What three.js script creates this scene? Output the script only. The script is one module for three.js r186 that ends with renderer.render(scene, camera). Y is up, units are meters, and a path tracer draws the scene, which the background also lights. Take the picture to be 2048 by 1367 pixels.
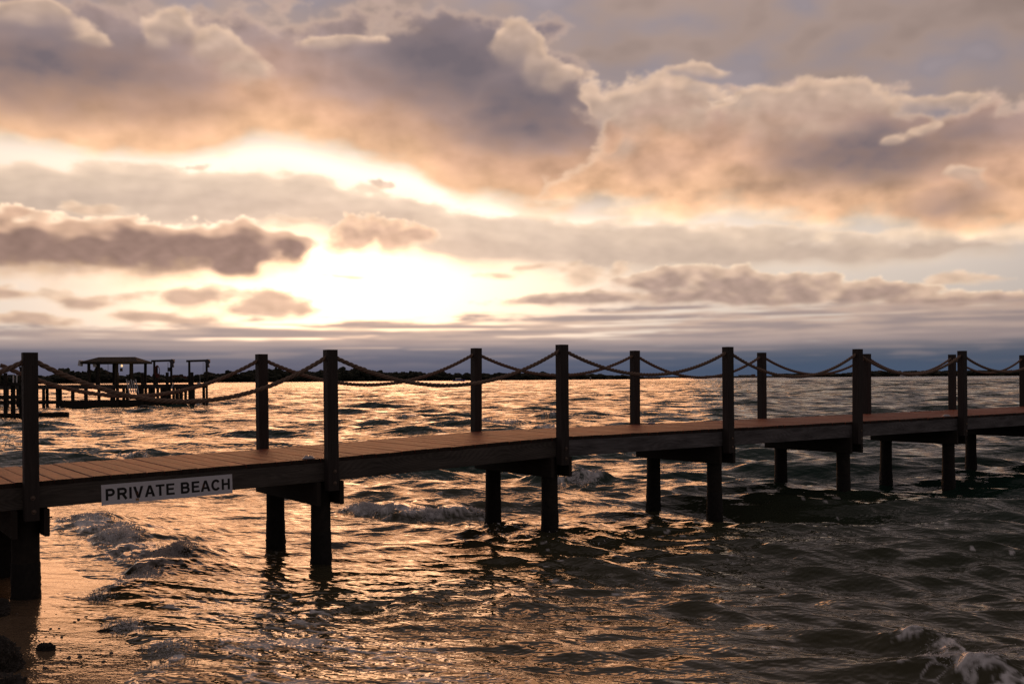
import * as THREE from 'three';
import { mergeGeometries } from 'three/addons/utils/BufferGeometryUtils.js';

/* ---------- camera: 35 mm lens, shifted up, held a touch off level, eye 1.85 m above the mean water ---------- */
const EYE = 1.85;
const camera = new THREE.PerspectiveCamera(37.9, 1024 / 683, 0.1, 20000);
camera.position.set(0, EYE, 0);
camera.rotation.set(0, 0, THREE.MathUtils.degToRad(-0.4));
camera.setViewOffset(2048, 1367, 0, -73.5, 2048, 1367);

const scene = new THREE.Scene();
const renderer = new THREE.WebGLRenderer({ antialias: true });
renderer.setSize(1024, 683);
renderer.toneMapping = THREE.LinearToneMapping;
renderer.toneMappingExposure = 1;
renderer.shadowMap.enabled = true;
renderer.shadowMap.type = THREE.PCFSoftShadowMap;

/* ---------- small maths ---------- */
const clamp = (x, a = 0, b = 1) => (x < a ? a : x > b ? b : x);
const lerp = (a, b, t) => a + (b - a) * t;
const smooth = (a, b, x) => { const t = clamp((x - a) / (b - a)); return t * t * (3 - 2 * t); };
function rng(seed) { let s = seed >>> 0; return () => { s = (s + 0x6d2b79f5) >>> 0; let t = Math.imul(s ^ (s >>> 15), 1 | s); t = (t + Math.imul(t ^ (t >>> 7), 61 | t)) ^ t; return ((t ^ (t >>> 14)) >>> 0) / 4294967296; }; }
const GX = new Float32Array(4096), GY = new Float32Array(4096); { const r = rng(77); for (let i = 0; i < 4096; i++) { const p = r() * Math.PI * 2; GX[i] = Math.cos(p); GY[i] = Math.sin(p); } }
const hash2 = (a, b, s) => { let h = Math.imul(a, 374761393) ^ Math.imul(b, 668265263) ^ Math.imul(s + 1, 974634777); h = Math.imul(h ^ (h >>> 13), 1274126177); return ((h ^ (h >>> 16)) >>> 0) & 4095; };
// gradient noise, about -1 to 1; px > 0 makes it repeat after px lattice cells in x, py in y
function noise(x, y, seed = 0, px = 0, py = 0) {
  let xi = Math.floor(x), yi = Math.floor(y); const fx = x - xi, fy = y - yi;
  const u = fx * fx * fx * (fx * (fx * 6 - 15) + 10), v = fy * fy * fy * (fy * (fy * 6 - 15) + 10);
  let x1 = xi + 1, y1 = yi + 1; if (px) { xi = ((xi % px) + px) % px; x1 = ((x1 % px) + px) % px; } if (py) { yi = ((yi % py) + py) % py; y1 = ((y1 % py) + py) % py; }
  const A = hash2(xi, yi, seed), B = hash2(x1, yi, seed), C = hash2(xi, y1, seed), D = hash2(x1, y1, seed);
  const a = GX[A] * fx + GY[A] * fy, b = GX[B] * (fx - 1) + GY[B] * fy, c = GX[C] * fx + GY[C] * (fy - 1), d = GX[D] * (fx - 1) + GY[D] * (fy - 1);
  return (a + (b - a) * u + (c - a + (a - b - c + d) * u) * v) * 1.5;
}
function fbm(x, y, oct, seed = 0, px = 0, gain = 0.5, py = 0) {
  let s = 0, a = 1, n = 0;
  for (let i = 0; i < oct; i++) { s += a * noise(x, y, seed + i * 13, px, py); n += a; a *= gain; x *= 2; y *= 2; px *= 2; py *= 2; }
  return 1.35 * s / n;
}
/* ---------- sky: sunset behind broken stratocumulus; azimuth a (degrees, right +) and elevation e ---------- */
const SUN_A = -9.3, SUN_E = 5.6;
const MAUVE = [0.30, 0.25, 0.275], BLUEGREY = [0.30, 0.252, 0.268], WHITE = [1.25, 1.14, 1.0];
const mix3 = (a, b, t) => [a[0] + (b[0] - a[0]) * t, a[1] + (b[1] - a[1]) * t, a[2] + (b[2] - a[2]) * t];
/* each bank: its lobes [azimuth, elevation, half width, half height] and how it takes the light */
const BANKS = [
  { name: 'beige sheet behind', lobes: [[-24.84, 9.02, 10.85, 2.34], [-16.02, 9.56, 9.50, 2.15], [-8.06, 8.96, 6.46, 1.72], [-2.36, 7.59, 5.44, 1.98], [4.53, 7.16, 7.96, 1.75], [10.74, 6.82, 7.19, 1.56], [16.71, 6.80, 5.79, 1.20], [22.58, 6.65, 6.37, 1.05], [-34.56, 8.16, 5.86, 2.09]],
    amp: 0.24, fx: 0.36, fy: 0.9, top: 0.17, bot: 0.85, warp: 0.55, rim: [1.1, 0.82, 0.60], mid: [0.74, 0.56, 0.43], core: [0.63, 0.475, 0.375], base: [0.86, 0.68, 0.53], relief: 0.3, alpha: 0.93, seed: 11, coreAt: 0.8 },
  { name: 'upper deck', deck: true, lobes: [[-26.20, 15.46, 7.63, 4.20], [-19.12, 14.93, 7.68, 4.82], [-13.01, 15.07, 8.95, 4.96], [-6.31, 14.78, 8.47, 5.34], [-1.73, 15.10, 6.58, 5.22], [1.70, 12.91, 4.30, 3.55], [-33.54, 14.01, 6.00, 4.29], [-25.77, 11.10, 9.31, 2.99], [-11.94, 11.93, 10.90, 3.23], [-2.05, 10.73, 5.73, 3.33]],
    amp: 0.26, fx: 0.30, fy: 0.55, top: 0.16, bot: 0.3, warp: 0.9, rim: [0.80, 0.56, 0.42], seed: 21 },
  { name: 'right cumulus', deck: true, lobes: [[8.55, 13.00, 3.23, 4.05], [11.33, 11.53, 5.24, 3.79], [8.81, 9.99, 5.05, 2.48], [16.48, 12.30, 4.23, 3.94], [16.20, 9.66, 7.92, 3.22], [20.86, 10.42, 5.02, 3.89], [25.24, 10.06, 5.17, 4.28], [30.63, 9.54, 5.54, 4.32], [22.58, 7.95, 8.55, 3.12], [5.12, 10.09, 4.27, 2.22]],
    amp: 0.26, fx: 0.36, fy: 0.62, top: 0.18, bot: 0.3, warp: 0.7, rim: [1.05, 0.77, 0.56], seed: 31, slow: 0.66 },
  { name: 'lit tops', puff: true, lobes: [[-25.72, 18.23, 2.80, 0.80], [-22.86, 17.68, 1.37, 0.72], [-19.99, 17.60, 1.02, 0.84], [-18.71, 18.41, 2.17, 1.28], [-15.96, 17.40, 2.23, 1.46], [-14.63, 16.27, 1.62, 1.03], [0.30, 18.26, 2.01, 1.92], [1.73, 17.20, 1.72, 1.57], [3.17, 16.38, 1.72, 1.06], [8.70, 15.00, 3.09, 1.86], [10.40, 16.73, 1.67, 0.52], [6.57, 13.88, 1.42, 2.15], [15.97, 14.30, 3.72, 1.95], [13.54, 13.95, 2.18, 1.84], [18.59, 14.09, 2.07, 1.28], [20.89, 13.96, 1.51, 0.91], [23.11, 13.83, 1.70, 0.65], [25.25, 10.44, 1.27, 0.75], [21.63, 12.54, 1.24, 0.51], [-9.39, 18.48, 2.52, 0.66], [6.17, 12.54, 1.25, 0.98], [5.30, 14.60, 0.97, 1.61], [9.12, 13.79, 2.52, 1.34], [17.28, 13.24, 3.67, 1.04]],
    amp: 0.34, fx: 0.50, fy: 0.75, top: 0.26, bot: 1.0, warp: 0.75, rim: [1.02, 0.73, 0.52], mid: [0.80, 0.56, 0.41], core: [0.60, 0.43, 0.335], base: [0.48, 0.36, 0.30], relief: 0.55, alpha: 0.86, seed: 41 },
  { name: 'torn scraps over the gap', lobes: [[-17.59, 11.62, 0.68, 0.26], [-7.33, 11.24, 0.68, 0.27], [12.18, 15.08, 0.82, 0.31]],
    amp: 0.9, fx: 1.1, fy: 1.6, top: 0.4, bot: 0.6, warp: 0.6, rim: [0.98, 0.74, 0.54], mid: [0.85, 0.62, 0.46], core: [0.7, 0.5, 0.38], base: [0.9, 0.6, 0.4], relief: 0.6, alpha: 0.8, seed: 43 },
  { name: 'long dark roll', lobes: [[-26.49, 6.77, 4.61, 2.03], [-22.44, 6.74, 4.91, 1.78], [-18.66, 6.88, 4.90, 1.93], [-14.97, 7.16, 3.62, 1.75], [-15.51, 6.10, 2.14, 1.10], [-31.54, 6.48, 5.02, 1.94], [-12.52, 7.27, 1.37, 0.83]],
    amp: 0.34, fx: 0.55, fy: 1.0, top: 0.12, bot: 0.75, warp: 0.5, rim: [1.5, 1.1, 0.78], mid: [0.74, 0.475, 0.33], core: [0.33, 0.21, 0.17], base: [0.95, 0.62, 0.38], relief: 0.5, alpha: 1, seed: 51, coreAt: 0.62 },
  { name: 'pair by the glare', lobes: [[-9.19, 7.88, 1.85, 1.17], [-6.51, 7.97, 1.70, 1.18], [-7.92, 8.24, 1.35, 0.78], [-5.22, 8.20, 1.14, 0.62]],
    amp: 0.42, fx: 0.8, fy: 1.2, top: 0.3, bot: 0.75, warp: 0.5, rim: [1.5, 1.08, 0.74], mid: [0.92, 0.60, 0.40], core: [0.68, 0.435, 0.31], base: [1.0, 0.70, 0.48], relief: 0.5, alpha: 0.92, seed: 61, coreAt: 0.7 },
  { name: 'peach scraps', lobes: [[-0.65, 5.94, 1.73, 0.46], [3.81, 5.84, 2.00, 0.68], [5.95, 6.00, 1.42, 0.51], [-16.05, 4.83, 2.39, 0.44], [-20.21, 4.69, 1.77, 0.32], [-24.87, 4.52, 2.61, 0.36], [1.37, 6.35, 1.44, 0.28], [-11.96, 8.93, 1.65, 0.33], [-22.92, 8.88, 2.20, 0.52], [23.78, 5.01, 3.37, 0.37], [-9.20, 5.87, 1.68, 0.14]],
    amp: 0.6, fx: 0.6, fy: 1.6, top: 0.5, bot: 0.8, warp: 0.5, rim: [1.15, 0.87, 0.63], mid: [0.92, 0.66, 0.47], core: [0.78, 0.54, 0.38], base: [0.95, 0.70, 0.50], relief: 0.5, alpha: 0.8, seed: 65, coreAt: 0.8 },
  { name: 'low lens clouds', lobes: [[-23.00, 4.12, 2.05, 0.58], [-26.96, 4.53, 1.74, 0.46], [-18.16, 4.35, 2.86, 0.82], [-14.18, 3.91, 2.97, 0.78], [-13.63, 4.42, 1.90, 0.61], [-25.82, 3.20, 3.50, 0.46], [-19.20, 3.31, 3.85, 0.43], [-12.27, 3.65, 1.37, 0.34]],
    amp: 0.5, fx: 0.55, fy: 1.6, top: 0.45, bot: 0.75, warp: 0.45, rim: [1.15, 0.86, 0.62], mid: [0.84, 0.575, 0.40], core: [0.60, 0.40, 0.295], base: [0.86, 0.61, 0.44], relief: 0.4, alpha: 0.92, seed: 71, coreAt: 0.75 },
  { name: 'right low roll', lobes: [[8.49, 5.31, 3.37, 1.07], [12.94, 5.09, 3.82, 1.11], [16.17, 4.88, 2.12, 0.99], [19.81, 4.27, 3.56, 0.81], [23.29, 3.67, 4.61, 0.58], [12.11, 4.38, 9.28, 0.56], [26.83, 3.74, 3.67, 0.51], [3.65, 4.47, 5.71, 0.34]],
    amp: 0.34, fx: 0.7, fy: 1.4, top: 0.16, bot: 0.75, warp: 0.4, rim: [1.15, 0.88, 0.64], mid: [0.74, 0.52, 0.385], core: [0.47, 0.325, 0.265], base: [0.74, 0.55, 0.43], relief: 0.5, alpha: 0.96, seed: 81, coreAt: 0.7 },
];
/* the long bright gap under the upper deck, and how the deck above it darkens with height over the gap */
const GAP = [[-50.56, 9.49, 0.01, 0.02], [-33.56, 11.73, 0.02, 0.02], [-27.14, 11.82, 0.02, 0.02], [-19.91, 11.53, 0.03, 0.03], [-13.30, 12.68, 0.03, 0.03], [-6.34, 11.53, 0.03, 0.03], [-2.06, 9.84, 0.03, 0.03], [2.25, 8.80, 0.03, 0.03], [10.75, 8.49, 0.03, 0.03], [18.80, 7.38, 0.03, 0.03], [27.26, 6.37, 0.02, 0.03], [50.06, 4.98, 0.01, 0.02]];
function gapAt(a) { for (let i = 1; i < GAP.length; i++) if (a < GAP[i][0]) { const p = GAP[i - 1], q = GAP[i]; return lerp(p[1], q[1], smooth(p[0], q[0], a)); } return GAP[GAP.length - 1][1]; }
const DECK = [[0, [1.25, 1.02, 0.83]], [0.4, [1.06, 0.79, 0.56]], [1.2, [0.93, 0.55, 0.325]], [2.8, [0.79, 0.46, 0.29]], [4.6, [0.55, 0.35, 0.275]], [6.5, [0.40, 0.29, 0.27]], [12, [0.33, 0.255, 0.27]]];
function deckColour(h) { for (let i = 1; i < DECK.length; i++) if (h < DECK[i][0]) return mix3(DECK[i - 1][1], DECK[i][1], smooth(DECK[i - 1][0], DECK[i][0], h)); return DECK[DECK.length - 1][1]; }
/* the thickest, darkest parts of the deck: [azimuth, elevation, half width, half height], strength */
const THICK = [[[-25.26, 16.05, 6.11, 2.04], 0.95], [[-20.89, 15.66, 4.52, 1.50], 0.6], [[-3.15, 17.61, 5.15, 2.61], 0.95], [[1.15, 15.35, 4.31, 2.54], 1.0], [[-0.59, 14.29, 5.74, 1.62], 0.5], [[20.37, 11.88, 5.55, 1.81], 1.0], [[23.83, 12.46, 3.85, 1.25], 0.75], [[23.32, 8.94, 3.15, 0.88], 0.6], [[14.62, 12.69, 3.23, 1.19], 0.35], [[-10.80, 16.74, 3.88, 1.56], 0.25], [[17.53, 10.65, 5.74, 1.06], 0.5], [[11.35, 13.94, 1.94, 1.59], 0.4], [[8.82, 11.91, 2.53, 1.36], 0.25]];
function bank(B, a, e, C) {
  // quick reject
  let any = B.deck && a > -60 && a < 60;
  for (const b of B.lobes) if (Math.abs(a - b[0]) < b[2] * 1.7 + 2 && Math.abs(e - b[1]) < b[3] * 1.7 + 2) { any = true; break; }
  if (!any) return C;
  const w1 = fbm(a * 0.22, e * 0.4, 3, B.seed), w2 = fbm(a * 0.22 + 9.1, e * 0.4 + 4.7, 3, B.seed + 1);
  const aw = a + B.warp * w1 * 2, ew = e + B.warp * w2 * 0.9;
  let sum = 0, up = 0, q = -9;
  for (const b of B.lobes) {
    const dx = (aw - b[0]) / b[2], dy = (ew - b[1]) / b[3], d = 1 - Math.sqrt(dx * dx + dy * dy);
    if (d < -1.2) continue;
    const k = Math.exp(d * 5); sum += k; up += k * dy;
  }
  if (sum < 0.02) return C;
  q = Math.log(sum) / 5; up /= sum;
  const n = fbm(a * B.fx, e * B.fy, 7, B.seed + 3, 0, 0.56);
  const topness = smooth(-0.5, 0.55, up);
  const F = q + B.amp * n * lerp(0.55, 1.15, topness);
  const wid = lerp(B.bot, B.top, topness);
  const al = smooth(0, wid, F) * (B.alpha || 1) * (B.puff ? smooth(-0.75, 0.5, up) : 1);
  if (al <= 0) return C;
  if (B.deck) {
    const m = fbm(a * 0.16, e * 0.42, 5, B.seed + 7), m2 = fbm(a * 0.5, e * 0.8, 4, B.seed + 8), h = (e - gapAt(a)) * (B.slow || 1) + 0.9 * m + 0.25 * m2;
    let c = deckColour(Math.max(0, h)), d = 0;
    for (const [b, k] of THICK) { const dx = (aw - b[0]) / b[2], dy = (ew - b[1]) / b[3]; d = Math.max(d, k * Math.exp(-(dx * dx + dy * dy) * 0.8)); }
    d = clamp(d * (1 + 0.25 * m2 + 0.3 * m));
    const up2 = B.slow ? 1 + 0.34 * m + 0.42 * m2 : 1 + 0.24 * m + 0.26 * m2;
    c = [c[0] * up2, c[1] * up2, c[2] * up2];
    c = mix3(c, [0.165, 0.138, 0.158], d * 0.95);
    const edge = smooth(0.28, 0.02, F) * topness * (1 - 0.5 * smooth(3, 25, Math.hypot(a - SUN_A, e - SUN_E)));
    c = mix3(c, B.rim, edge * 0.9);
    return mix3(C, c, al * smooth(-0.1, 0.9, h));
  }
  const t = clamp((q + B.amp * 0.8 * fbm(a * B.fx, e * B.fy, 2, B.seed + 3)) / (B.coreAt || 0.55));
  // puffs: lit on the side that looks towards the sun
  const sx = SUN_A - a, sy = SUN_E - e, sl = Math.hypot(sx, sy) + 1, o = 0.5;
  const n2 = fbm((a + o * sx / sl) * B.fx * 1.25, (e + o * sy / sl) * B.fy * 1.25, 3, B.seed + 5), n3 = fbm(a * B.fx * 1.25, e * B.fy * 1.25, 3, B.seed + 5);
  let c = t < 0.4 ? mix3(B.rim, B.mid, smooth(0, 0.4, t)) : mix3(B.mid, B.core, smooth(0.4, 1, t));
  const low = smooth(-0.15, -0.85, up + 0.25 * n3);
  c = mix3(c, B.base, low * 0.85);
  const rel = 1 + B.relief * 0.34 * (n3 - n2) + 0.05 * n3;
  const near = Math.exp(-(sx * sx / 260 + sy * sy / 130));
  const g = rel * (0.92 + 0.22 * near);
  return mix3(C, [c[0] * g, c[1] * g, c[2] * g], al);
}
function skyColour(a, e) {
  const da = a - SUN_A, de = e - SUN_E, far = Math.abs(da);
  // clear, hazy air low in the west, paling to grey at the sides and dim behind
  const glow = Math.exp(-(da * da / 85 + de * de / 16)), wide = Math.exp(-(da * da / 2600));
  let C = mix3([0.15, 0.15, 0.19], [0.80, 0.68, 0.575], wide);
  C = mix3(C, [1.0, 0.82, 0.67], Math.exp(-(da * da / 520 + (e - 7.5) * (e - 7.5) / 40)));
  C = mix3(C, [3.3, 2.0, 1.16], clamp(glow * 1.12));
  // the long slit of light under the upper deck
  { const g = e - gapAt(a) + 0.35, w = Math.exp(-(g * g) / (g > 0 ? 0.5 : 1.1)) * Math.exp(-((a + 7) * (a + 7)) / 380); C = mix3(C, [1.6, 1.24, 0.98], clamp(w)); }
  // high veil
  const v = fbm(a * 0.05 * 2, e * 0.16, 5, 3, 36), v2 = fbm(a * 0.2, e * 0.4, 4, 5, 72, 0.42);
  const veil = smooth(0.2, 4.5, e - gapAt(a) + 1.5 * v);
  const dim = lerp(0.5, 1, Math.exp(-(da * da / 3200)));
  const hi = lerp(1, 0.62, smooth(20, 60, e));
  let V = mix3([0.45, 0.335, 0.295], BLUEGREY, clamp(0.3 + 1.5 * v2 + 0.02 * (e - 18)));
  const k = dim * hi * (1 + 0.34 * v2 + 0.12 * v);
  C = mix3(C, [V[0] * k, V[1] * k, V[2] * k], veil);
  // more of the same broken cloud all round and overhead
  const outer = Math.max(smooth(40, 58, far), smooth(22, 32, e));
  if (outer > 0.01) {
    const g = fbm(a * 0.1, e * 0.22, 6, 91, 36), al = smooth(-0.25, 0.3, g) * outer;
    const t = smooth(-0.1, 0.5, g); const cc = mix3([0.34, 0.26, 0.235], [0.15, 0.125, 0.13], t);
    C = mix3(C, [cc[0] * dim * hi, cc[1] * dim * hi, cc[2] * dim * hi], clamp(al));
  }
  for (const B of BANKS) C = bank(B, a, e, C);
  // layered stratus near the horizon
  if (e < 6.5) {
    const s1 = fbm(a * 0.1, e * 1.3, 5, 101, 36), s2 = fbm(a * 0.1 + 3, e * 3.6, 4, 111, 36), s3 = fbm(a * 0.3, e * 2.2, 5, 121, 108);
    // banks of flat cloud, warm and pale above, mauve below, with slits of light between
    const top = 3.55 + 0.55 * smooth(-6, 10, a) - 0.5 * smooth(-12, -22, a) + 0.35 * s3 + 0.5 * s1;
    const cover = smooth(0, 0.35, top - e) * smooth(-0.62, -0.12, s2 * 1.35 + 0.5 * s1 + 0.55 * smooth(3.2, 1.2, e) - 0.1 * smooth(10, 0, far));
    const warm = Math.exp(-(da * da / 800));
    let sc = mix3([0.34, 0.275, 0.285], [0.80, 0.56, 0.42], lerp(0.45, 1, warm) * smooth(1.3, 3.5, e));
    sc = mix3(sc, [0.33, 0.26, 0.26], clamp(0.30 + 1.9 * s2 + 0.6 * s3) * 0.85);
    const d2 = lerp(0.5, 1, Math.exp(-(da * da / 3600)));
    C = mix3(C, [sc[0] * d2, sc[1] * d2, sc[2] * d2], cover * 0.95);
    // the dark bank on the horizon
    const line = smooth(2.15, 1.35, e + 0.25 * s1 + 0.16 * s2);
    let hz = mix3([0.115, 0.115, 0.165], [0.046, 0.082, 0.145], smooth(-14, 22, a));
    hz = mix3(hz, mix3([0.20, 0.185, 0.22], [0.145, 0.148, 0.18], smooth(-10, 20, a)), 0.85 * smooth(0.3, 1.9, e + 0.3 * s2));
    const d3 = lerp(0.6, 1, Math.exp(-(da * da / 3600)));
    C = mix3(C, [hz[0] * d3, hz[1] * d3, hz[2] * d3], line * (0.97 - 0.45 * smooth(0.05, 0.5, s2 + 0.4 * s3) * smooth(0.5, 1.5, e)));
  }
  return C;
}
{
  const W = 4096, H = 2048, data = new Float32Array(W * H * 4);
  const col = (x, y) => { const a = ((x + 0.5) / W - 0.25) * 360, e = ((y + 0.5) / H - 0.5) * 180; return skyColour(a > 180 ? a - 360 : a < -180 ? a + 360 : a, e); };
  for (let y = H >> 1; y < H; y++) {
    const e = ((y + 0.5) / H - 0.5) * 180;
    for (let x = 0; x < W; x++) {
      let a = ((x + 0.5) / W - 0.25) * 360; if (a > 180) a -= 360;
      const inView = Math.abs(a) < 42 && e < 32, step = inView ? 1 : 4;
      const at = (y * W + x) * 4;
      let c;
      if (step === 1 || (x % 4 === 0 && y % 4 === 0)) c = skyColour(a, e);
      else { const o = ((y - (y % 4)) * W + (x - (x % 4))) * 4; c = [data[o], data[o + 1], data[o + 2]]; }
      data[at] = c[0]; data[at + 1] = c[1]; data[at + 2] = c[2]; data[at + 3] = 1;
    }
  }
  for (let y = 0; y < H >> 1; y++) for (let x = 0; x < W; x++) { const at = (y * W + x) * 4; data[at] = 0.02; data[at + 1] = 0.022; data[at + 2] = 0.024; data[at + 3] = 1; }
  const sky = new THREE.DataTexture(data, W, H, THREE.RGBAFormat, THREE.FloatType);
  sky.mapping = THREE.EquirectangularReflectionMapping; sky.magFilter = THREE.LinearFilter; sky.minFilter = THREE.LinearFilter; sky.colorSpace = THREE.LinearSRGBColorSpace; sky.needsUpdate = true;
  scene.background = sky; scene.environment = sky;
}
/* the sun itself is veiled by cloud: weak, warm and very soft */
const sun = new THREE.DirectionalLight(new THREE.Color(1, 0.40, 0.125), 0.7);
{
  const A = THREE.MathUtils.degToRad(SUN_A), E = THREE.MathUtils.degToRad(SUN_E + 2);
  sun.position.set(Math.sin(A) * Math.cos(E) * 120, Math.sin(E) * 120, -Math.cos(A) * Math.cos(E) * 120);
  sun.target.position.set(2, 0, -10); sun.position.add(sun.target.position);
  sun.castShadow = true; sun.shadow.radius = 76; sun.shadow.mapSize.set(4096, 4096);
  Object.assign(sun.shadow.camera, { left: -40, right: 40, top: 30, bottom: -30, near: 1, far: 300 });
  scene.add(sun, sun.target);
}
/* ---------- kit: names, labels, beams, wood ---------- */
const taken = {};
function numbered(name) { const n = taken[name] = (taken[name] ?? -1) + 1; return n ? name + '_' + String(n).padStart(3, '0') : name; }
function tag(o, label, category, group, kind) { if (label) o.userData.label = label; if (category) o.userData.category = category; if (group) o.userData.group = group; if (kind) o.userData.kind = kind; return o; }
function thing(name, label, category, pos = [0, 0, 0], turn = 0, group) { const g = new THREE.Group(); g.name = numbered(name); g.position.set(...pos); g.rotation.y = turn; scene.add(g); return tag(g, label, category, group); }
function part(name, geo, mat, parent = scene, pos, rot) {
  if (!Array.isArray(mat)) geo.clearGroups();
  const m = new THREE.Mesh(geo, mat); m.name = parent === scene ? numbered(name) : name;
  if (pos) m.position.set(...pos); if (rot) m.rotation.set(...rot); parent.add(m); return m;
}
// a timber: octagonal section (square with small chamfers) h x w, length L along x; uv in units of 1.6 m along and 0.3 m across
function beam(L, h, w, ch = 0.006, uo = 0, vo = 0) {
  const a = h / 2, b = w / 2, P = [[-a + ch, b], [a - ch, b], [a, b - ch], [a, -b + ch], [a - ch, -b], [-a + ch, -b], [-a, -b + ch], [-a, b - ch]];
  const pos = [], uv = []; let run = 0;
  const tri = (A, B, C, ua, ub, uc) => { pos.push(...A, ...B, ...C); uv.push(...ua, ...ub, ...uc); };
  const U = (x) => (x + uo) / 1.6, V = (v) => (v + vo) / 0.3;
  for (let i = 0; i < 8; i++) {
    const p = P[i], q = P[(i + 1) % 8], d = Math.hypot(p[0] - q[0], p[1] - q[1]);
    const A = [-L / 2, p[0], p[1]], B = [L / 2, p[0], p[1]], C = [L / 2, q[0], q[1]], D = [-L / 2, q[0], q[1]];
    const ua = [U(-L / 2), V(run)], ub = [U(L / 2), V(run)], uc = [U(L / 2), V(run + d)], ud = [U(-L / 2), V(run + d)];
    tri(A, B, C, ua, ub, uc); tri(A, C, D, ua, uc, ud); run += d;
  }
  for (const s of [-1, 1]) for (let i = 1; i < 7; i++) {
    const T = [0, i, i + 1].map((k) => [s * L / 2, P[k][0], P[k][1]]), W = T.map((t) => [U(t[1] * 0.3), V(t[2])]);
    if (s > 0) tri(T[0], T[2], T[1], W[0], W[2], W[1]); else tri(T[0], T[1], T[2], W[0], W[1], W[2]);
  }
  const g = new THREE.BufferGeometry(); g.setAttribute('position', new THREE.Float32BufferAttribute(pos, 3)); g.setAttribute('uv', new THREE.Float32BufferAttribute(uv, 2)); g.computeVertexNormals(); g.addGroup(0, 48, 0); g.addGroup(48, 36, 1); return g;
}
const beamY = (L, h, w, ch, uo, vo) => beam(L, h, w, ch, uo, vo).rotateZ(Math.PI / 2);
const beamZ = (L, h, w, ch, uo, vo) => beam(L, h, w, ch, uo, vo).rotateY(Math.PI / 2);
function dataTex(w, h, fn, srgb = true) {
  const d = new Uint8Array(w * h * 4);
  for (let y = 0; y < h; y++) for (let x = 0; x < w; x++) { const c = fn(x / w, y / h), o = (y * w + x) * 4; for (let k = 0; k < 3; k++) d[o + k] = clamp(srgb ? (c[k] <= 0.0031308 ? c[k] * 12.92 : 1.055 * Math.pow(c[k], 1 / 2.4) - 0.055) : c[k]) * 255; d[o + 3] = 255; }
  const t = new THREE.DataTexture(d, w, h, THREE.RGBAFormat); t.wrapS = t.wrapT = THREE.RepeatWrapping; t.magFilter = THREE.LinearFilter; t.minFilter = THREE.LinearFilter; if (srgb) t.colorSpace = THREE.SRGBColorSpace; t.needsUpdate = true; return t;
}
// timber grain: streaks along u, some cathedral figure and knots
function woodValue(u, v, seed, figure) {
  const w = fbm(u * 2, v * 2, 3, seed, 2, 0.5, 2), k = figure * fbm(u * 1, v * 1, 2, seed + 5, 1, 0.5, 1);
  const ring = Math.sin((v * 7 + w * 1.1 + k * 5) * Math.PI * 2), fine = fbm(u * 6, v * 60, 3, seed + 9, 6, 0.6, 60);
  return clamp(0.5 + 0.26 * ring * (0.5 + 0.5 * w) + 0.45 * fine);
}
function woodMat(seed, dark, light, o = {}) {
  const blotch = o.blotch ?? 0.25, fig = o.figure ?? 0.8;
  // drying checks: thin splits along the grain
  const check = (u, v) => smooth(0.035, 0.0, Math.abs(fbm(u * 2, v * 14, 2, seed + 41, 2, 0.5, 14))) * smooth(0.1, 0.4, fbm(u * 4, v * 6, 2, seed + 43, 4, 0.5, 6));
  const map = dataTex(512, 256, (u, v) => { const g = woodValue(u, v, seed, fig), b = 1 + blotch * fbm(u * 3, v * 3, 4, seed + 31, 3, 0.5, 3), c = mix3(dark, light, g), k = b * (1 - 0.7 * check(u, v)); return [c[0] * k, c[1] * k, c[2] * k]; });
  const bump = dataTex(512, 256, (u, v) => { const g = woodValue(u, v, seed, fig) * (1 - 0.9 * check(u, v)); return [g, g, g]; }, false);
  return new THREE.MeshPhysicalMaterial({ map, bumpMap: bump, bumpScale: o.bump ?? 0.0015, roughness: o.rough ?? 0.6, specularIntensity: o.spec ?? 0.6 });
}
/* ---------- the dock: bents of two piles, two cap planks and two posts; stringers; cross boards ---------- */
const TURN = THREE.MathUtils.degToRad(35.5);
const BENT = [-1.2, 1.53, 4.23, 7.13, 9.91, 12.69, 15.5, 18.24, 20.92, 23.65, 26.4];
const DECKY = [0.965, 1.024, 1.080, 1.172, 1.174, 1.178, 1.183, 1.19, 1.195, 1.2, 1.2];
function deckY(s) { for (let i = 1; i < BENT.length; i++) if (s < BENT[i] || i === BENT.length - 1) return lerp(DECKY[i - 1], DECKY[i], (s - BENT[i - 1]) / (BENT[i] - BENT[i - 1])); }
const CMID = 9.9, across = (c) => CMID - c;
const dockAt = [CMID * -Math.sin(TURN), 0, -CMID * Math.cos(TURN)];
const toWorld = (s, z) => [dockAt[0] + s * Math.cos(TURN) + z * Math.sin(TURN), dockAt[2] - s * Math.sin(TURN) + z * Math.cos(TURN)];
const dock = thing('dock', 'brown plank dock on dark piles running from the beach out over the water', 'dock', dockAt, TURN);
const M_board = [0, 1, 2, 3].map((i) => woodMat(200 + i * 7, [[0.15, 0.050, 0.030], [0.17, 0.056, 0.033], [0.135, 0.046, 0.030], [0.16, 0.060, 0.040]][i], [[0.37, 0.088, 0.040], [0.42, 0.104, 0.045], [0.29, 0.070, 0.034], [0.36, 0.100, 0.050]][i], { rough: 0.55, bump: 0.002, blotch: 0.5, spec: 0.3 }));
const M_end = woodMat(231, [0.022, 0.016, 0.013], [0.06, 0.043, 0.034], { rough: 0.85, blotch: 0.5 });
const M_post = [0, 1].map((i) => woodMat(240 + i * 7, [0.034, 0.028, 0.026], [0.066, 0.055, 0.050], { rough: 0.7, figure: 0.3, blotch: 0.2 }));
const M_string = [0, 1].map((i) => woodMat(260 + i * 9, [0.050, 0.044, 0.038], [0.145, 0.130, 0.115], { rough: 0.75, figure: 2.2, blotch: 0.45 }));
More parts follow.
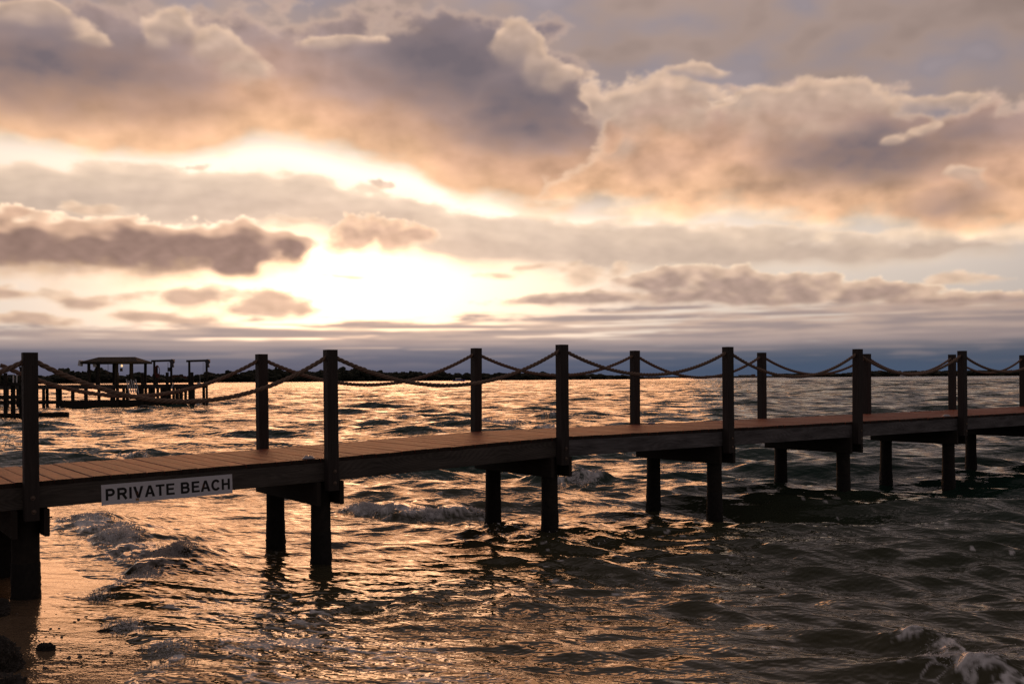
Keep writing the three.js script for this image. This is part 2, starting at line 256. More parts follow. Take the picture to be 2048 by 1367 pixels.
M_string.push(woodMat(275, [0.075, 0.072, 0.074], [0.21, 0.205, 0.21], { rough: 0.7, figure: 1.6, blotch: 0.6 }));  // weathered grey, with sky light on the outer spans painted in as a paler tone
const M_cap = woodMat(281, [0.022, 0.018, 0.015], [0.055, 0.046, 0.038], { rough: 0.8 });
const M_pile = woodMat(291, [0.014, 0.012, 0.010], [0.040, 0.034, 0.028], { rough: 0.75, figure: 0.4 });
const M_crust = new THREE.MeshStandardMaterial({ color: new THREE.Color().setRGB(0.024, 0.021, 0.018), roughness: 0.8, map: dataTex(128, 128, (u, v) => { const n = 0.55 + 0.45 * fbm(u * 16, v * 16, 3, 7, 16, 0.6, 16); return [n, n, n]; }) });
const M_steel = new THREE.MeshStandardMaterial({ color: new THREE.Color().setRGB(0.20, 0.15, 0.12), roughness: 0.5, metalness: 0.7 });
{
  const R = rng(5);
  // cross boards, their sawn ends in a darker wood
  const boardMats = M_board.map((m) => [m, M_end]);
  const PITCH = 0.1515, geos = [0, 1, 2, 3, 4, 5].map((i) => beamZ(1.682 + (R() - 0.5) * 0.012, 0.038, 0.1445, 0.005, i * 0.71, i * 0.17));
  for (let s = -2.9; s < 26; s += PITCH) {
    const slope = Math.atan2(deckY(s + 0.05) - deckY(s - 0.05), 0.1);
    part('deck_board', geos[Math.floor(R() * 6)], boardMats[Math.floor(R() * 4)], dock, [s, deckY(s) - 0.019 + (R() - 0.5) * 0.004, (R() - 0.5) * 0.008], [(R() - 0.5) * 0.003, (R() - 0.5) * 0.004, slope + (R() - 0.5) * 0.010]);
  }
  // stringers under the boards, one length per span, jointed over the bents
  for (let i = 1; i < BENT.length; i++) {
    const s0 = i === 1 ? -2.9 : BENT[i - 1] + 0.0015, s1 = BENT[i] - 0.0015, L = Math.hypot(s1 - s0, deckY(s1) - deckY(s0)), mid = (s0 + s1) / 2, sl = Math.atan2(deckY(s1) - deckY(s0), s1 - s0);
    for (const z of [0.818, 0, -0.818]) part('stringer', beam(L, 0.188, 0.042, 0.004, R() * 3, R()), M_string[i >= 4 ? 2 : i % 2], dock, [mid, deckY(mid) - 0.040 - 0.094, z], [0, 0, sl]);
  }
  // bolts: domed head and washer
  const bolt = mergeGeometries([new THREE.CylinderGeometry(0.019, 0.019, 0.004, 16).translate(0, 0.002, 0), new THREE.SphereGeometry(0.014, 12, 6, 0, Math.PI * 2, 0, Math.PI / 2).scale(1, 0.8, 1).translate(0, 0.004, 0)]);
  const rod = mergeGeometries([new THREE.CylinderGeometry(0.007, 0.007, 0.09, 8), new THREE.CylinderGeometry(0.014, 0.014, 0.012, 6).translate(0, 0.012, 0)]);
  BENT.forEach((s, i) => {
    if (i === 0) { /* ashore, just out of the picture */ }
    const dy = deckY(s), under = dy - 0.228;
    // posts outside the stringers
    for (const side of [1, -1]) {
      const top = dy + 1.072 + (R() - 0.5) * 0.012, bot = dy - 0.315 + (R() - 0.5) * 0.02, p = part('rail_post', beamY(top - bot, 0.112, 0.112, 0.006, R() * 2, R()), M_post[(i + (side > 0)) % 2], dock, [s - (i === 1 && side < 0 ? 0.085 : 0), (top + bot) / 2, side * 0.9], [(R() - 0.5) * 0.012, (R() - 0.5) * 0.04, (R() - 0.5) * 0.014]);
      const mid = (top + bot) / 2;
      for (const y of [bot + 0.075, bot + 0.19]) part('bolt', bolt, M_steel, p, [0.014 * (R() - 0.5) + 0.010, y - mid, side * 0.0561], [side * Math.PI / 2, 0, 0]);
      // (a sub-part of the post)
    }
    // cap planks on both sides of the piles
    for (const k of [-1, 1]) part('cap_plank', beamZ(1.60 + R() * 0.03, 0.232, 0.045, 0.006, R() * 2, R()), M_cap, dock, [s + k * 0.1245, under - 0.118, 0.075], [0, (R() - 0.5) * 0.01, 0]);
    part('cap_bolt', rod, M_steel, dock, [s + 0.17, under - 0.11, 0.62], [0, 0, Math.PI / 2]);
    // piles with a crust of barnacles round the water line
    for (const z of [0.65, -0.53]) {
      const r = i <= 1 ? 0.112 : 0.1, top = under - 0.012, bot = -1.6, prof = [], n = 26;
      const g = new THREE.CylinderGeometry(r * 0.97, r * 1.04, top - bot, 20, n, false), P = g.attributes.position;
      for (let v = 0; v < P.count; v++) { const x = P.getX(v), zz = P.getZ(v), y = P.getY(v), f = 1 + 0.02 * fbm(Math.atan2(zz, x) * 2, y * 1.5, 3, 17 + i); P.setX(v, x * f); P.setZ(v, zz * f); }
      g.computeVertexNormals();
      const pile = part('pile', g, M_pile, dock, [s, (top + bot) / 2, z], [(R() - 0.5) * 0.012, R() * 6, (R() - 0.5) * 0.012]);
      const c0 = -0.55, c1 = 0.30 + R() * 0.08, cg = new THREE.CylinderGeometry(r * 1.02, r * 1.05, c1 - c0, 48, 44, true), Q = cg.attributes.position;
      for (let v = 0; v < Q.count; v++) {
        const x = Q.getX(v), zz = Q.getZ(v), y = Q.getY(v), a = Math.atan2(zz, x), hh = (y / (c1 - c0)) + 0.5;
        const lump = Math.max(0, fbm(Math.cos(a) * 4 + 9, Math.sin(a) * 4 + y * 14, 3, 27 + i)) * 0.022 + Math.max(0, fbm(a * 6, y * 30, 2, 37 + i)) * 0.012;
        const rr = r * 1.0 + lump * smooth(1.0, 0.55, hh) + (hh > 0.97 ? -0.004 : 0.002); Q.setX(v, Math.cos(a) * rr); Q.setZ(v, Math.sin(a) * rr);
      }
      cg.computeVertexNormals();
      part('barnacle_crust', cg, M_crust, pile, [0, (c0 + c1) / 2 - (top + bot) / 2, 0]);
    }
  });
}
/* ---------- ropes: three-strand, swagged from post to post ---------- */
const M_rope = new THREE.MeshStandardMaterial({ color: new THREE.Color().setRGB(0.32, 0.225, 0.17), roughness: 0.95, map: dataTex(64, 64, (u, v) => { const n = 0.75 + 0.35 * fbm(u * 4, v * 32, 3, 9, 4, 0.6, 32); return [n, n, n]; }) });
class Lay extends THREE.Curve {
  constructor(A, B, sag, ph, r, pitch) { super(); Object.assign(this, { A, B, sag, ph, r, pitch, L: A.distanceTo(B) }); }
  getPoint(t, out = new THREE.Vector3()) {
    const { A, B } = this; out.lerpVectors(A, B, t); out.y -= this.sag * 4 * t * (1 - t);
    const dx = B.x - A.x, dz = B.z - A.z, h = Math.hypot(dx, dz), sl = (B.y - A.y - this.sag * 4 * (1 - 2 * t)) / h, k = 1 / Math.hypot(1, sl);
    const an = this.ph + t * this.L / this.pitch * Math.PI * 2, c = Math.cos(an) * this.r, s = Math.sin(an) * this.r;
    out.x += -dz / h * c - dx / h * sl * k * s; out.z += dx / h * c - dz / h * sl * k * s; out.y += k * s; return out;
  }
}
{
  const ORD = ['first', 'second', 'third', 'fourth', 'fifth', 'sixth', 'seventh', 'eighth', 'ninth', 'tenth', 'eleventh'];
  const SAG = { 1: [0.33, 0.30, 0.38, 0.335, 0.28, 0.32, 0.30, 0.27, 0.28, 0.28], '-1': [0.33, 0.33, 0.35, 0.33, 0.275, 0.32, 0.285, 0.285, 0.285, 0.28] };
  const R = rng(15);
  for (const side of [1, -1]) for (let i = 0; i < 9; i++) {
    const pt = (k, e) => { const [x, z] = toWorld(BENT[k] + e * 0.045, side * 0.9); return new THREE.Vector3(x, deckY(BENT[k]) + 1.072 - 0.078, z); };
    const A = pt(i, 1), B = pt(i + 1, -1), ph = R() * 6, base = A.clone();
    const name = side > 0 ? 'near' : 'far';
    const lab = i === 0 ? `twisted brown rope running off the edge of the picture on the ${name} side` : `twisted brown rope sagging on the ${name} side between the ${ORD[i - 1]} and ${ORD[i]} posts from shore`;
    const t = thing('post_rope', lab, 'rope', [A.x, A.y, A.z], 0, 'ropes swagged between the dock posts');
    A.sub(base); B.sub(base);
    const sag = i === 0 ? SAG[side][0] : SAG[side][i + 1] ?? 0.28;
    for (let k = 0; k < 3; k++) part('strand', new THREE.TubeGeometry(new Lay(A, B, sag, ph + k * Math.PI * 2 / 3, 0.0112, 0.152), 250, 0.0118, 7, false), M_rope, t);
  }
}
/* ---------- the sign ---------- */
{
  const s0 = 2.096, s1 = 3.252, L = 1.157, H = 0.178, mid = (s0 + s1) / 2, [x, z] = toWorld(mid, 0.8425);
  const cv = document.createElement('canvas'); cv.width = 1536; cv.height = 236; const g = cv.getContext('2d');
  g.fillStyle = '#f0f2fa'; g.fillRect(0, 0, 1536, 236);
  const R = rng(3);
  for (let i = 0; i < 900; i++) { g.fillStyle = `rgba(120,122,130,${R() * 0.06})`; g.fillRect(R() * 1536, R() * 236, 2 + R() * 30, 1 + R() * 5); }
  g.fillStyle = '#0c0d0e'; g.textBaseline = 'alphabetic';
  // plain bold grotesque capitals, drawn with a broad pen: [letter, left edge, width]
  const TOP = 50, BOT = 184, ST = 28, hs = ST / 2;
  g.strokeStyle = '#0c0d0e'; g.lineWidth = ST; g.lineJoin = 'miter'; g.lineCap = 'butt'; g.miterLimit = 4;
  const line = (...p) => { g.beginPath(); p.forEach(([x, y], i) => (i ? g.lineTo(x, y) : g.moveTo(x, y))); g.stroke(); };
  const bowl = (x, y0, y1, w) => { const r = (y1 - y0) / 2; g.beginPath(); g.moveTo(x, y0); g.lineTo(x + w - r, y0); g.arc(x + w - r, (y0 + y1) / 2, r, -Math.PI / 2, Math.PI / 2); g.lineTo(x, y1); g.stroke(); };
  const LET = {
    P: (x, w) => { line([x + hs, TOP], [x + hs, BOT]); bowl(x + hs, TOP + 13, TOP + 73, w - ST); },
    R: (x, w) => { line([x + hs, TOP], [x + hs, BOT]); bowl(x + hs, TOP + 13, TOP + 70, w - ST - 8); line([x + w * 0.50, TOP + 68], [x + w - 15, BOT]); },
    I: (x) => line([x + hs, TOP], [x + hs, BOT]),
    V: (x, w) => { g.beginPath(); g.moveTo(x, TOP); g.lineTo(x + 31, TOP); g.lineTo(x + w / 2, BOT - 38); g.lineTo(x + w - 31, TOP); g.lineTo(x + w, TOP); g.lineTo(x + w / 2 + 16, BOT); g.lineTo(x + w / 2 - 16, BOT); g.fill(); },
    A: (x, w) => { g.beginPath(); g.moveTo(x, BOT); g.lineTo(x + w / 2 - 16, TOP); g.lineTo(x + w / 2 + 16, TOP); g.lineTo(x + w, BOT); g.lineTo(x + w - 31, BOT); g.lineTo(x + w / 2, TOP + 34); g.lineTo(x + 31, BOT); g.fill(); g.fillRect(x + w * 0.22, BOT - 54, w * 0.56, 24); },
    T: (x, w) => { g.fillRect(x, TOP, w, 25); line([x + w / 2, TOP], [x + w / 2, BOT]); },
    E: (x, w) => { line([x + hs, TOP], [x + hs, BOT]); g.fillRect(x, TOP, w, 24); g.fillRect(x, TOP + 53, w - 7, 24); g.fillRect(x, BOT - 24, w + 3, 24); },
    B: (x, w) => { line([x + hs, TOP], [x + hs, BOT]); bowl(x + hs, TOP + 12, TOP + 64, w - ST - 6); bowl(x + hs, TOP + 64, BOT - 12, w - ST); },
    C: (x, w) => { g.beginPath(); g.ellipse(x + w / 2 + 2, (TOP + BOT) / 2, w / 2 - hs + 3, (BOT - TOP) / 2 - 12, 0, 0.62, Math.PI * 2 - 0.62); g.stroke(); },
    H: (x, w) => { line([x + hs, TOP], [x + hs, BOT]); line([x + w - hs, TOP], [x + w - hs, BOT]); g.fillRect(x, TOP + 52, w, 25); },
  };
  for (const [ch, x, w] of [['P', 46, 102], ['R', 174, 116], ['I', 308, 28], ['V', 352, 116], ['A', 482, 120], ['T', 610, 103], ['E', 732, 96], ['B', 904, 106], ['E', 1034, 94], ['A', 1142, 120], ['C', 1274, 108], ['H', 1402, 103]]) LET[ch](x, w);
  for (const [cx, cy] of [[400, 120], [1178, 105]]) { g.fillStyle = 'rgba(120,70,25,0.75)'; g.beginPath(); g.ellipse(cx, cy + 14, 11, 22, 0, 0, 7); g.fill(); }
  g.fillStyle = 'rgba(150,105,50,0.35)'; for (let i = 0; i < 26; i++) g.fillRect(378 + R() * 36, 186 + R() * 6, 2 + R() * 5, 10 + R() * 26);
  const tex = new THREE.CanvasTexture(cv); tex.colorSpace = THREE.SRGBColorSpace;
  const t = thing('beach_sign', 'long white sign with black letters reading PRIVATE BEACH on dock side', 'sign', [x, deckY(mid) - 0.167, z], TURN);
  const sl = Math.atan2(deckY(s1) - deckY(s0), s1 - s0);
  const plain = new THREE.MeshStandardMaterial({ color: '#f0f2fa', roughness: 0.5 }), face = new THREE.MeshStandardMaterial({ map: tex, roughness: 0.45 });
  const box = new THREE.BoxGeometry(L, H, 0.004); const pl = new THREE.Mesh(box, [plain, plain, plain, plain, face, plain]); pl.name = 'plate'; pl.rotation.z = sl; t.add(pl);
  const sc = new THREE.SphereGeometry(0.0075, 12, 6, 0, Math.PI * 2, 0, Math.PI / 2).scale(1, 0.5, 1).rotateX(Math.PI / 2);
  const rust = new THREE.MeshStandardMaterial({ color: new THREE.Color().setRGB(0.12, 0.055, 0.025), roughness: 0.8 });
  for (const [u, v] of [[400, 116], [1178, 100]]) part('screw', sc, rust, pl, [(u / 1536 - 0.5) * L, (0.5 - v / 236) * H, 0.0021]);
}
/* ---------- small lights screwed to the deck ---------- */
{
  const shell = new THREE.MeshStandardMaterial({ color: new THREE.Color().setRGB(0.55, 0.55, 0.58), roughness: 0.35 }), lens = new THREE.MeshPhysicalMaterial({ color: new THREE.Color().setRGB(0.12, 0.12, 0.14), roughness: 0.2 });
  const body = new THREE.LatheGeometry([[0, 0], [0.062, 0], [0.062, 0.006], [0.045, 0.022], [0.026, 0.027], [0, 0.027]].map((p) => new THREE.Vector2(...p)), 24), cap = new THREE.CylinderGeometry(0.02, 0.024, 0.006, 16);
  const rib = new THREE.BoxGeometry(0.008, 0.008, 0.045);
  for (const [s, z, lab] of [[4.05, 0.765, 'small round deck light beside the second near post'], [10.10, -0.76, 'small white deck light at the foot of the far post mid dock'], [15.27, 0.755, 'small pale deck light beside the fifth near post from shore']]) {
    const [x, zz] = toWorld(s, z), t = thing('deck_light', lab, 'deck light', [x, deckY(s) + 0.002, zz], TURN, 'deck lights');
    part('housing', body, shell, t); part('lens', cap, lens, t, [0, 0.028, 0]);
    for (let k = 0; k < 6; k++) { const a = k * Math.PI / 3; part('rib', rib, shell, t, [Math.sin(a) * 0.042, 0.017, Math.cos(a) * 0.042], [0.65, a, 0, 'YXZ']); }
  }
}
/* ---------- sea: wind chop running in towards the beach, breaking on the shallows ---------- */
const inland = (x, z) => (x + 5.7) * -0.885 + (z + 12.9) * 0.46 + 0.4 * smooth(-10, -6.5, z);   // metres landward of the water's edge
const WAVES = [];
{
  const R = rng(42), N = 54;
  for (let i = 0; i < N; i++) {
    const L = 7.5 * Math.pow(0.22 / 7.5, (i + R() * 0.6) / N), spread = lerp(0.42, 0.85, i / N), th = Math.atan2(0.92, -0.38) + (R() + R() + R() - 1.5) * spread, k = Math.PI * 2 / L;
    const steep = 0.050 * (L > 4.5 ? 0.5 : L > 2.2 ? 0.85 : L > 0.9 ? 1.35 : L > 0.5 ? 1.25 : 1.0);
    WAVES.push({ L, kx: Math.cos(th) * k, kz: Math.sin(th) * k, a: steep / k, c: Math.cos(th), s: Math.sin(th), ph: R() * Math.PI * 2 });
  }
}
/* longer, steeper seas out in the open bay */
const SEAS = [];
{ const R = rng(49); for (let i = 0; i < 16; i++) { const L = 16 * Math.pow(4.2 / 16, i / 15), th = Math.atan2(0.92, -0.38) + (R() + R() + R() - 1.5) * 0.9, k = Math.PI * 2 / L; SEAS.push({ L, kx: Math.cos(th) * k, kz: Math.sin(th) * k, a: 0.055 / k, c: Math.cos(th), s: Math.sin(th), ph: R() * 6.3 }); } }
/* breaking crests: a polyline along the crest, its height, the steepness of its front and back, how much foam it carries */
const CRESTS = [
  { p: [[-6.09, -13.54], [-5.41, -12.66], [-4.69, -11.81], [-3.95, -10.61], [-3.42, -9.79]], f: [-0.75, 0.66], h: 0.14, wf: 0.26, wb: 0.8, foam: 1.2, size: 0.013 },
  { p: [[-3.38, -10.74], [-3.45, -10.00], [-3.29, -9.01], [-3.35, -8.48], [-3.48, -8.27]], f: [-0.7, 0.7], h: 0.12, wf: 0.20, wb: 0.6, foam: 0.8, size: 0.011 },
  { p: [[-3.05, -7.72], [-2.65, -7.16], [-2.33, -6.83], [-2.28, -6.44], [-2.22, -6.10], [-2.08, -5.68]], f: [-0.9, 0.4], h: 0.045, wf: 0.16, wb: 0.6, foam: 0.55, size: 0.008 },
  { p: [[-2.55, -14.25], [-1.77, -13.76], [-1.00, -13.72], [-0.36, -14.01]], f: [-0.15, 1], h: 0.17, wf: 0.28, wb: 1.0, foam: 1.0, size: 0.016 },
  { p: [[-0.44, -13.37], [0.09, -12.31], [0.48, -11.40], [0.94, -10.75]], f: [-0.5, 0.85], h: 0.10, wf: 0.4, wb: 0.9, foam: 0.04, size: 0.02 },
  { p: [[2.65, -6.92], [2.66, -6.53], [2.65, -6.02], [2.75, -5.70], [2.96, -5.40]], f: [-0.8, 0.6], h: 0.10, wf: 0.22, wb: 0.6, foam: 0.7, size: 0.008 },
  { p: [[2.89, -6.99], [2.96, -6.52], [2.99, -6.06], [3.07, -5.71]], f: [-0.8, 0.6], h: 0.04, wf: 0.2, wb: 0.4, foam: 0.3, size: 0.009 },
  { p: [[-5.82, -47.41], [-5.09, -47.27], [-4.19, -46.43]], f: [-0.2, 1], h: 0.18, wf: 0.7, wb: 1.6, foam: 0.8, size: 0.032 },
  { p: [[-2.07, -39.45], [-0.89, -39.73], [0.50, -39.03]], f: [-0.2, 1], h: 0.17, wf: 0.6, wb: 1.6, foam: 0.8, size: 0.032 },
  { p: [[1.08, -45.42], [1.74, -45.93], [2.39, -45.16]], f: [-0.2, 1], h: 0.18, wf: 0.6, wb: 1.6, foam: 0.7, size: 0.032 },
  { p: [[0.60, -33.78], [1.13, -34.41], [1.78, -33.61]], f: [-0.2, 1], h: 0.17, wf: 0.6, wb: 1.5, foam: 0.7, size: 0.032 },
  { p: [[-9.43, -22.62], [-9.03, -23.04], [-8.03, -22.35]], f: [-0.1, 1], h: 0.15, wf: 0.5, wb: 1.4, foam: 0.55, size: 0.032 },
  { p: [[-15.87, -29.96], [-15.52, -30.44], [-14.34, -29.28]], f: [-0.1, 1], h: 0.15, wf: 0.5, wb: 1.4, foam: 0.5, size: 0.032 },
  { p: [[0.63, -16.79], [1.07, -17.09], [1.59, -16.72]], f: [-0.2, 1], h: 0.11, wf: 0.35, wb: 1.1, foam: 0.6, size: 0.032 },
  { p: [[8.54, -51.91], [8.99, -51.80], [9.54, -51.68]], f: [-0.2, 1], h: 0.17, wf: 0.6, wb: 1.6, foam: 0.35, size: 0.032 },
  { p: [[11.12, -39.17], [13.13, -41.79], [13.47, -39.72]], f: [-0.3, 1], h: 0.17, wf: 0.6, wb: 1.6, foam: 0.0, size: 0.032 },
  { p: [[-1.91, -8.15], [-1.16, -8.31], [-0.19, -8.17], [0.49, -7.90]], f: [-0.2, 1], h: 0.06, wf: 0.45, wb: 0.6, foam: 0.0, size: 0.03 },
];
for (const c of CRESTS) { const n = Math.hypot(...c.f); c.f = [c.f[0] / n, c.f[1] / n]; c.box = [Math.min(...c.p.map((q) => q[0])) - 3, Math.max(...c.p.map((q) => q[0])) + 3, Math.min(...c.p.map((q) => q[1])) - 3, Math.max(...c.p.map((q) => q[1])) + 3]; c.len = c.p.slice(1).reduce((s, q, i) => s + Math.hypot(q[0] - c.p[i][0], q[1] - c.p[i][1]), 0); }
// distance in front of (+) or behind (-) a crest, and how far along it (0..1)
function crestAt(c, x, z) {
  let best = 1e9, sg = 0, al = 0, run = 0;
  for (let i = 1; i < c.p.length; i++) {
    const [ax, az] = c.p[i - 1], [bx, bz] = c.p[i], dx = bx - ax, dz = bz - az, l = Math.hypot(dx, dz), raw = ((x - ax) * dx + (z - az) * dz) / (l * l), t = clamp(raw), ex = x - ax - dx * t, ez = z - az - dz * t, d = ex * ex + ez * ez;
    if (d < best) { best = d; let nx = dz / l, nz = -dx / l; if (nx * c.f[0] + nz * c.f[1] < 0) { nx = -nx; nz = -nz; } const sd = ex * nx + ez * nz; sg = sd < 0 ? -Math.sqrt(d) : Math.sqrt(d); al = (run + t * l) / c.len; }
    run += l;
  }
  return [sg, al];
}
// distance to the walls between random cells: the net that foam draws on water
function cellNet(x, y, seed) {
  const xi = Math.floor(x), yi = Math.floor(y); let d1 = 9, d2 = 9;
  for (let j = -1; j <= 1; j++) for (let i = -1; i <= 1; i++) { const h = hash2(xi + i, yi + j, seed), px = xi + i + 0.5 + 0.48 * GX[h] - x, py = yi + j + 0.5 + 0.48 * GY[h] - y, d = Math.sqrt(px * px + py * py); if (d < d1) { d2 = d1; d1 = d; } else if (d < d2) d2 = d; }
  return d2 - d1;
}
const OUT = new Float64Array(5);   // x, y, z, foam, sand
function seaAt(x, z, dr) {
  const D = inland(x, z) - 16 * smooth(-14, -23, z), shoalS = lerp(0.12, 1, smooth(0.3, -4, D)), shoalL = lerp(0.08, 1, smooth(-0.5, -10, D)), gust = (1 + 0.35 * noise(x / 8, z / 8, 301)) * (1 + 0.15 * smooth(-12, -32, D));
  let y = 0, px = 0, pz = 0;
  for (const w of WAVES) {
    if (w.L < dr * 2.2) continue;
    const fade = Math.min(1, (w.L / dr - 2.2) / 2), ph = w.kx * x + w.kz * z + w.ph, a = w.a * fade * gust * (w.L > 1.3 ? shoalL : w.L > 0.8 ? 0.5 * (shoalL + shoalS) : shoalS), s = Math.sin(ph), c = Math.cos(ph);
    y += a * s; px += a * w.c * c; pz += a * w.s * c;
  }
  const open = smooth(-70, -260, D);
  if (open > 0) for (const w of SEAS) { if (w.L < dr * 2.2) continue; const fade = Math.min(1, (w.L / dr - 2.2) / 2), ph = w.kx * x + w.kz * z + w.ph, a = w.a * fade * open; y += a * Math.sin(ph); const c = Math.cos(ph); px += a * w.c * c; pz += a * w.s * c; }
  y += 0.035 * y * Math.abs(y) / 0.15;
  let foam = 0;
  const wob = 0.25 * noise(x * 1.3, z * 1.3, 311) + 0.16 * noise(x * 4, z * 4, 312) + 0.07 * noise(x * 11, z * 11, 313);
  for (const c of CRESTS) {
    if (x < c.box[0] || x > c.box[1] || z < c.box[2] || z > c.box[3]) continue;
    const [p0, al] = crestAt(c, x, z), p = p0 + wob * (c.wf / 0.3), end = smooth(0, 0.16, al) * smooth(1, 0.84, al), cap = end * (0.75 + 0.5 * noise(al * c.len * 2.2, 3, 320));
    const g = p > 0 ? Math.exp(-Math.pow(p / c.wf, 2)) : Math.exp(-Math.pow(p / c.wb, 2));
    y += c.h * g * cap;
    if (c.foam > 0.1) {
      const front = p > -0.06 * c.wf / 0.2 ? Math.exp(-Math.pow(Math.max(0, p) / (c.wf * 1.35), 2)) : Math.exp(-Math.pow((p + 0.06) / (c.wb * 0.55), 2)) * 0.62;
      foam = Math.max(foam, front * end * Math.min(1, c.foam + 0.1));
    }
  }
  // thin swash over the sand by the water's edge
  y += 0.012 * smooth(-1.2, 0, D);
  // broken-up lace and flecks
  const dist = Math.hypot(x, z);
  const n1 = fbm(x * 5, z * 5, 4, 331);
  let F = smooth(0.44, 0.70, foam + 0.42 * n1 + 0.16 * noise(x * 34, z * 34, 350) - 0.17);
  if (F > 0.01 && dist < 16) F *= 1 - 0.65 * smooth(0.2, 0.55, cellNet(x * 10 + n1, z * 10 - n1, 352));
  const surf = smooth(-2.6, -0.4, D) * smooth(0.12, -0.12, D) * smooth(14, 11, -z), trail = Math.max(surf * 0.9, foam * 0.9);
  if (trail > 0.04) { const q = 0.12 * n1, net = cellNet(x * 5.2 + q * 5, z * 6.5 + q * 3, 341), m = fbm(x * 1.1, z * 1.1, 3, 345); F = Math.max(F, 0.85 * smooth(0.26, 0.04, net + 0.40 * (1 - trail) - 0.26 * m)); }
  if (dist < 16) F = Math.max(F, 0.7 * smooth(0.66, 0.74, noise(x * 6.5, z * 8.5, 361) + 0.22 * noise(x * 2, z * 2, 362)) * smooth(0.2, 0.5, noise(x * 0.9, z * 0.9, 363) + 0.3));
  if (F > 0.01) y += F * (0.004 + 0.008 * Math.min(1, foam * 1.5) * noise(x * 11, z * 11, 371) + 0.004 * noise(x * 26, z * 26, 372));
  OUT[0] = x + px * 0.85; OUT[1] = y; OUT[2] = z + pz * 0.85; OUT[3] = F; OUT[4] = smooth(-16, -1, D);
}
function waveNormals(T, N, size, lmin, lmax, rms, seed) {
  const R = rng(seed), W = [], n = N; let sum = 0;
  for (let i = 0; i < n; i++) { const L = lmax * Math.pow(lmin / lmax, i / n), th = Math.atan2(-0.92, -0.38) + (R() + R() + R() - 1.5) * 1.15, kx = Math.round(Math.cos(th) * T / L), ky = Math.round(Math.sin(th) * T / L); if (!kx && !ky) continue; const s = 0.7 + 0.6 * R(); sum += s * s / 2; const l = Math.hypot(kx, ky); W.push([kx * 2 * Math.PI, ky * 2 * Math.PI, R() * 6.3, s * kx / l, s * ky / l]); }
  const k = rms / Math.sqrt(sum);
  return dataTex(size, size, (u, v) => {
    let dx = 0, dy = 0; for (const w of W) { const c = Math.cos(w[0] * u + w[1] * v + w[2]); dx += w[3] * c; dy += w[4] * c; }
    dx *= k; dy *= k; const l = Math.sqrt(dx * dx + dy * dy + 1); return [0.5 - 0.5 * dx / l, 0.5 - 0.5 * dy / l, 0.5 + 0.5 / l];
  }, false);
}
const WATER_T = 3.3, MID_T = 9.7, FAR_T = 23;
const M_water = new THREE.MeshPhysicalMaterial({ color: 0xffffff, vertexColors: true, roughness: 0.07, ior: 1.333, normalMap: waveNormals(WATER_T, 40, 512, 0.032, 0.5, 0.135, 61) });
const M_mid = new THREE.MeshPhysicalMaterial({ color: 0xffffff, vertexColors: true, roughness: 0.08, ior: 1.333, normalMap: waveNormals(MID_T, 44, 512, 0.10, 1.1, 0.19, 62) });
const M_far = new THREE.MeshPhysicalMaterial({ color: 0xffffff, vertexColors: true, roughness: 0.09, ior: 1.333, normalMap: waveNormals(FAR_T, 56, 1024, 0.16, 2.6, 0.36, 63) });
function seaSheet(name, angles, radii, T, mat, sink) {
  const nc = angles.length, nr = radii.length, pos = new Float32Array(nc * nr * 3), uv = new Float32Array(nc * nr * 2), col = new Float32Array(nc * nr * 3), idx = new Uint32Array((nc - 1) * (nr - 1) * 6);
  for (let j = 0; j < nr; j++) {
    const r = radii[j], dr = Math.max(j ? r - radii[j - 1] : radii[1] - r, 0.02);
    for (let i = 0; i < nc; i++) {
      const x = Math.sin(angles[i]) * r, z = -Math.cos(angles[i]) * r, o = j * nc + i; seaAt(x, z, dr);
      pos[o * 3] = OUT[0]; pos[o * 3 + 1] = OUT[1] - (sink && j < 3 ? 0.10 : 0); pos[o * 3 + 2] = OUT[2]; uv[o * 2] = x / T; uv[o * 2 + 1] = -z / T;
      const s = OUT[4], F = OUT[3];
      col[o * 3] = lerp(lerp(0.018, 0.085, s), 0.9, F); col[o * 3 + 1] = lerp(lerp(0.050, 0.078, s), 0.9, F); col[o * 3 + 2] = lerp(lerp(0.038, 0.044, s), 0.91, F);
    }
  }
  let k = 0;
  for (let j = 0; j < nr - 1; j++) for (let i = 0; i < nc - 1; i++) { const a = j * nc + i, b = a + 1, c = a + nc, d = c + 1; idx[k++] = a; idx[k++] = b; idx[k++] = c; idx[k++] = b; idx[k++] = d; idx[k++] = c; }
  const g = new THREE.BufferGeometry(); g.setAttribute('position', new THREE.BufferAttribute(pos, 3)); g.setAttribute('uv', new THREE.BufferAttribute(uv, 2)); g.setAttribute('color', new THREE.BufferAttribute(col, 3)); g.setIndex(new THREE.BufferAttribute(idx, 1)); g.computeVertexNormals();
  return part(name, g, mat);
}
